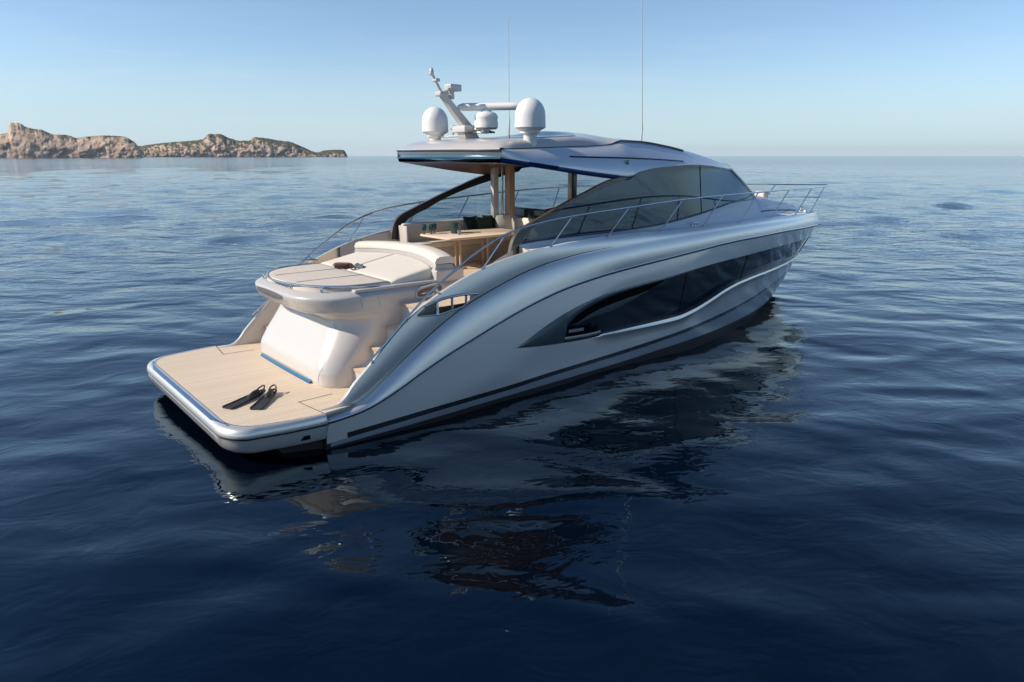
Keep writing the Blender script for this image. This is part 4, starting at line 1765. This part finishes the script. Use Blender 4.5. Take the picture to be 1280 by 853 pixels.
for t in np.linspace(-1, 1, 14):
    hw = .66
    e = min(1, (1 - abs(t)) / .06 + .6)
    cx, cy = 6.47 + t * hw * .58, -.05 - t * hw * .815
    nx, ny = .815, .58
    r = []
    for a in np.linspace(0, 2 * math.pi, 12, endpoint=False):
        r.append((cx + nx * .085 * math.cos(a) * e, cy + ny * .085 * math.cos(a) * e, 5.215 + .075 * math.sin(a) * e))
    A.append(r)
m.grid(np.array(A), closev=True)
m.poly(A[0][::-1])
m.poly(A[-1])
m.build('radar_arm', 'radome', rd, angle=45)

# ------------------------------------------------------------------ guard rails
def yR(x):
    return float(np.minimum(crv((2, 2.345), (2.3, 2.365), (3.5, 2.405), (4.9, 2.48), (6.4, 2.555), (7.9, 2.615), (9.5, 2.635), (40, 2.635))(x), 2.63 * max(1 - (max(x - 10, 0) / 10.75)**2, 0)))


zR = crv((2.18, 1.13), (2.34, 1.235), (2.9, 1.72), (3.5, 2.203), (3.9, 2.46), (4.4, 2.76), (4.92, 2.975), (5.6, 3.12), (6.415, 3.207), (7.876, 3.30), (9.505, 3.387), (10.94, 3.425), (12.5, 3.435), (14.4, 3.43), (16.7, 3.40), (19.8, 3.345), (20.74, 3.33))
for s in (1, -1):
    m = MB()
    xs = np.concatenate([np.linspace(2.19, 6, 50), np.linspace(6.1, 19, 60), 19 + (20.745 - 19) * np.sin(np.linspace(.05, 1, 24) * math.pi / 2)])
    m.tube([(x, -s * yR(x), float(zR(x))) for x in xs], .0185, 0, 10)
    gr_ = m.build('guard_rail', 'chrome', Y0)
    # lower wire at the bow
    m = MB()
    xs = np.concatenate([np.linspace(13.2, 19, 30), 19 + (20.35 - 19) * np.sin(np.linspace(.05, 1, 16) * math.pi / 2)])
    m.tube([(x, -s * max(2.55 * (1 - ((x - 10) / 10.36)**2), 0), float(zR(x)) - .40) for x in xs], .008, 0, 8)
    m.build('lower_wire', 'chrome', gr_)
    # stanchions
    base_top = [((2.36, 2.365, 1.165), (2.34, None, None)), ((3.60, 2.40, 2.10), (3.52, None, None)), ((2.98, 2.38, 1.73), (2.93, None, None)),
                ((4.457, 2.43, 2.42), (4.92, None, None)), ((5.98, 2.46, 2.68), (6.415, None, None)), ((7.44, 2.49, 2.775), (7.876, None, None)), ((9.02, 2.48, 2.75), (9.505, None, None)),
                ((10.51, 2.45, 2.77), (10.94, None, None)), ((12.07, 2.36, 2.77), (12.53, None, None)), ((13.86, 2.10, 2.76), (14.43, None, None)), ((15.88, 1.62, 2.69), (16.60, None, None)), ((18.05, .89, 2.59), (18.9, None, None))]
    for b, t in base_top:
        m = MB()
        T = (t[0], -s * yR(t[0]), float(zR(t[0])))
        Bp = (b[0], -s * b[1], b[2])
        m.tube([Bp, T], .0145, 0, 8)
        m.lathe([(.034, 0), (.034, .008), (.02, .02)], Bp, 14)
        m.build('stanchion', 'chrome', gr_)

# ------------------------------------------------------------------ cockpit furniture
# port sofa with return forward
so = MB()
so.box((6.95, 1.68, 2.08), (2.75, .62, .42), 0, bev=.03)
sofa = so.build('cockpit_sofa', 'sofabase', Y0)
sc_ = MB()
sc_.box((6.95, 1.66, 2.345), (2.75, .66, .13), 0, bev=.045)
sc_.build('seat_cushion', 'cush', sofa)
sk = MB()
sk.box((6.95, 1.955, 2.58), (2.85, .16, .46), 0, bev=.06)
sk.build('back_cushion', 'cushpad', sofa)
sk = MB()
sk.box((5.50, 1.83, 2.35), (.05, .36, .84), 0, bev=.06)
sk.build('end_panel', 'gelwarm', sofa)
sr = MB()
sr.box((8.42, 1.25, 2.08), (.50, 1.5, .42), 0, bev=.03)
sr.build('return_base', 'sofabase', sofa)
sr = MB()
sr.box((8.42, 1.25, 2.345), (.52, 1.5, .13), 0, bev=.045)
sr.build('return_cushion', 'cush', sofa)
sr = MB()
sr.box((8.60, 1.20, 2.58), (.16, 1.6, .46), 0, bev=.06)
sr.build('return_back', 'cush', sofa)
# wet bar behind
wb2 = MB()
wb2.box((8.72, 1.34, 2.78), (.05, 1.32, .46), 0, bev=.01)
wb2.build('bulkhead_window', 'roofglass', Y0)
wb3 = MB()
wb3.tube([(8.72, .66, 3.02), (8.72, 2.02, 3.02)], .018, 0, 8)
wb3.build('bulkhead_trim', 'frame', Y0)
# posts
for nm, x, y, w, z0, z1, mt in (('white_post', 8.05, 1.80, .16, 2.8, 4.12, 'white'), ('wood_post', 8.40, 1.65, .20, 2.8, 4.12, 'woodlt'), ('side_post', 10.55, 1.70, .20, 3.0, 4.05, 'bronze'), ('steel_post', 8.22, 1.72, .06, 2.8, 4.12, 'chrome')):
    m = MB()
    m.box((x, y, (z0 + z1) / 2), (w, w * .8, z1 - z0), 0, bev=.02)
    m.build('cabin_post', mt, Y0)

# dining table
tb = MB()
ring_ = []
for cx, cy, a0 in ((7.75, 1.45, 0), (5.85, 1.40, 90), (5.85, .45, 180), (7.75, .45, 270)):
    r_ = .16
    for a in np.linspace(rad(a0), rad(a0 + 90), 7):
        ring_.append((cx + r_ * math.cos(a), cy + r_ * math.sin(a)))
P_ = np.array(ring_)
c_ = P_.mean(0)
A = []
for z, k in ((2.555, .985), (2.57, 1.0), (2.592, 1.0), (2.60, .99)):
    A.append([(c_[0] + (p[0] - c_[0]) * k, c_[1] + (p[1] - c_[1]) * k, z) for p in P_])
tb.grid(np.array(A), closev=True)
tb.poly(A[-1])
tb.poly(A[0][::-1])
table = tb.build('cockpit_table', 'teakx', Y0)
for x in (6.25, 7.0):
    m = MB()
    for dy, dx in ((-.12, 0), (.12, .05)):
        m.lathe([(.055, 1.875), (.055, 1.89), (.03, 1.9), (.03, 2.54), (.06, 2.55)], (x + dx, .85 + dy, 0), 18)
    m.box((x + .02, .85, 1.885), (.2, .42, .02), 0, bev=.008)
    m.build('table_leg', 'woodlt', table)

# ================================================================== LOOSE THINGS
# swim fins
def make_fin():
    root = empty('swim_fin', (0, 0, 0), 'x', 'swim fin', 'pair of swim fins')
    b = MB()
    A = []
    for x in np.linspace(0, .52, 16):
        w = float(np.interp(x, [0, .03, .35, .52], [.085, .10, .085, .055]))
        z = .012 + .03 * (x / .52)**2
        A.append([(x, -w, z + .018), (x, -w + .012, z + .018), (x, -w + .016, z + .004), (x, 0, z + .006), (x, w - .016, z + .004), (x, w - .012, z + .018), (x, w, z + .018), (x, w, z - .008), (x, -w, z - .008)])
    b.grid(np.array(A), closev=True)
    b.poly(A[0][::-1])
    b.poly(A[-1])
    b.build('blade', 'rubber_fin', root)
    f = MB()
    A = []
    for x, w, h in ((.44, .055, .035), (.50, .058, .07), (.56, .058, .095), (.62, .056, .10), (.66, .052, .105)):
        A.append([(x, w * math.cos(a), .012 + max(0, h * math.sin(a)) if a <= math.pi else .006) for a in np.linspace(0, 2 * math.pi, 20, endpoint=False)])
    f.grid(np.array(A), closev=True)
    f.poly(A[0][::-1])
    f.build('foot_pocket', 'rubber_fin', root)
    s = MB()
    s.tube(smooth_path([(.66, -.052, .05), (.74, -.05, .10), (.80, 0, .13), (.74, .05, .10), (.66, .052, .05)], 6), .012, 0, 8)
    s.tube(smooth_path([(.66, -.05, .03), (.76, -.04, .05), (.79, 0, .06), (.76, .04, .05), (.66, .05, .03)], 6), .016, 0, 8)
    s.build('heel_strap', 'rubber_fin', root)
    return root


f1 = make_fin()
f1.location = (.42, -1.36, .584)
f1.rotation_euler = (0, 0, math.atan2(.34, .68))
f1['label'] = 'black swim fin lying nearer the stern edge of the teak swim platform'


def dup(root):
    r = root.copy()
    COL.objects.link(r)
    for ch in root.children:
        c = ch.copy()
        COL.objects.link(c)
        c.parent = r
    return r


f2 = dup(f1)
f2.location = (.74, -1.68, .584)
f2.rotation_euler = (0, 0, math.atan2(.62, .55))
f2['label'] = 'black swim fin lying nearer the stairs, casting its shadow on bare teak'

# leather pouch, camera and strap on the sunpad
pz = 2.213
pc = empty('leather_pouch', (3.32, .42, pz), 'red brown leather pouch lying open on the cream sunpad', 'pouch', None, rad(-48))
m = MB()
A = []
for x in np.linspace(-.20, .20, 12):
    e = math.sqrt(max(0.02, 1 - (x / .205)**4))
    A.append([(x, .075 * math.cos(a) * e, .055 + .055 * math.sin(a) * e) for a in np.linspace(rad(-40), rad(200), 14)])
m.grid(np.array(A))
m.build('flap', 'leather', pc, angle=60)
m = MB()
m.box((0, -.03, .05), (.30, .10, .085), 0, bev=.025)
m.build('pouch_body', 'leatherdk', pc)
cmr = empty('camera', (3.48, .10, pz), 'small grey camera with a round lens beside the leather pouch', 'camera', None, rad(-40))
m = MB()
m.box((0, 0, .05), (.16, .07, .095), 0, bev=.012)
m.box((-.02, 0, .105), (.06, .05, .025), 0, bev=.008)
m.build('camera_body', 'camsilver', cmr)
m = MB()
m.lathe([(.048, 0), (.050, .05), (.044, .07), (.036, .072), (.030, .06)], (.045, -.03, .055), 22, 0, Euler((rad(90), 0, 0)).to_matrix())
m.build('lens', 'lens', cmr)
m = MB()
m.tube(smooth_path([(.08, 0, .07), (.15, -.02, .02), (.24, .04, .010), (.33, .10, .010), (.30, .16, .012), (.20, .12, .012)], 8), .012, 0, 8)
m.tube(smooth_path([(-.08, -.02, .07), (-.12, -.08, .02), (-.05, -.13, .010), (.03, -.12, .010)], 8), .012, 0, 8)
m.build('strap', 'strap', cmr)


# scatter cushions on the sofa
def throw_cushion(mat, loc, rz, tilt, label, w=.44):
    m = MB()
    n = 14
    top, bot = [], []
    for i in range(n):
        a, b = [], []
        for j in range(n):
            u, v = -1 + 2 * i / (n - 1), -1 + 2 * j / (n - 1)
            k = (1 - u * u) * (1 - v * v)
            pin = 1 - .10 * (1 - abs(u)) ** .8 * abs(v) ** 3
            pin2 = 1 - .10 * (1 - abs(v)) ** .8 * abs(u) ** 3
            x, z = u * w / 2 * pin2, v * w / 2 * pin
            h = .085 * max(k, 0) ** .42
            a.append((x, h, z))
            b.append((x, -h, z))
        top.append(a)
        bot.append(b)
    m.grid(np.array(top))
    m.grid(np.array(bot))
    o = m.build('throw_cushion', mat, angle=80)
    o.location = loc
    o.rotation_euler = Euler((tilt, 0, rz), 'XYZ')
    return tag(o, label, 'cushion', 'throw cushions on the cockpit sofa')


throw_cushion('cushnavy', (7.32, 1.76, 2.68), rad(3), rad(-16), 'almost black teal cushion, leftmost of those leaning on the sofa back')
throw_cushion('cushgreen', (7.63, 1.66, 2.66), rad(-8), rad(-18), 'olive green cushion between the black teal one and the cream one')
throw_cushion('cushnavy', (7.90, 1.79, 2.68), rad(4), rad(-14), 'dark teal cushion half hidden behind the olive green cushion')
throw_cushion('cush', (8.18, 1.62, 2.70), rad(-28), rad(-16), 'cream cushion at the corner of the cockpit sofa')

# tableware
tz = 2.601
def goblet(x, y, label):
    g = empty('glass_goblet', (x, y, tz), label, 'goblet', 'teal goblets on the table')
    m = MB()
    m.lathe([(.038, 0), (.038, .006), (.010, .012), (.010, .06)], (0, 0, 0), 20)
    m.build('stem', 'tealglass', g)
    m = MB()
    m.lathe([(.012, .06), (.04, .075), (.055, .11), (.056, .16), (.050, .21), (.045, .21), (.048, .16), (.045, .11), (.01, .085)], (0, 0, 0), 22)
    m.build('bowl', 'tealglass', g)


goblet(5.78, 1.42, 'teal glass goblet nearest the aft end of the table')
goblet(5.93, 1.36, 'teal glass goblet in the middle of the three')
goblet(6.07, 1.46, 'teal glass goblet on the sofa side of the three')
cf = empty('glass_carafe', (6.38, 1.12, tz), 'ribbed dark green glass carafe standing on the table', 'carafe')
m = MB()
prof_ = [(.07, 0), (.078, .01), (.080, .05), (.078, .20), (.080, .235), (.070, .24), (.066, .05), (.02, .04)]
rings = []
for r, z in prof_:
    rings.append([((r + .004 * math.cos(14 * a)) * math.cos(a), (r + .004 * math.cos(14 * a)) * math.sin(a), z) for a in np.linspace(0, 2 * math.pi, 84, endpoint=False)])
m.grid(np.array(rings), closev=True)
m.poly(rings[0][::-1])
m.build('carafe_body', 'greenglass', cf)
m = MB()
m.tube(smooth_path([(.07, -.03, .22), (.13, -.07, .18), (.14, -.075, .10), (.09, -.045, .04)], 8), .009, 0, 8)
m.build('handle', 'greenglass', cf)
tl = MB()
tl.lathe([(.033, 0), (.036, .01), (.040, .10), (.036, .10), (.032, .012), (.005, .01)], (0, 0, 0), 22)
o = tl.build('drinking_glass', 'camsilver')
o.location = (6.32, .86, tz)
tag(o, 'small grey drinking glass in front of the green carafe', 'glass')
bd = MB()
bd.box((0, 0, .010), (.42, .20, .018), 0, bev=.006)
o = bd.build('serving_board', 'bread')
o.location = (6.75, 1.02, tz)
o.rotation_euler = (0, 0, rad(-8))
tag(o, 'pale wooden serving board lying on the table beside the carafe', 'serving board')

# ================================================================== HAZE
hz_m = NT('sea_haze')
pv = hz_m.node('ShaderNodeVolumePrincipled')
pv.inputs['Color'].default_value = (.90, .96, 1.0, 1)
pv.inputs['Density'].default_value = 0.000028
pv.inputs['Anisotropy'].default_value = 0.2
hz_m.l.new(pv.outputs[0], hz_m.out.inputs['Volume'])
M['haze'] = hz_m.m
hb = MB()
hb.box((0, 0, 89), (36000, 36000, 182))
ho = hb.build('haze', 'haze')
ho['kind'] = 'stuff'
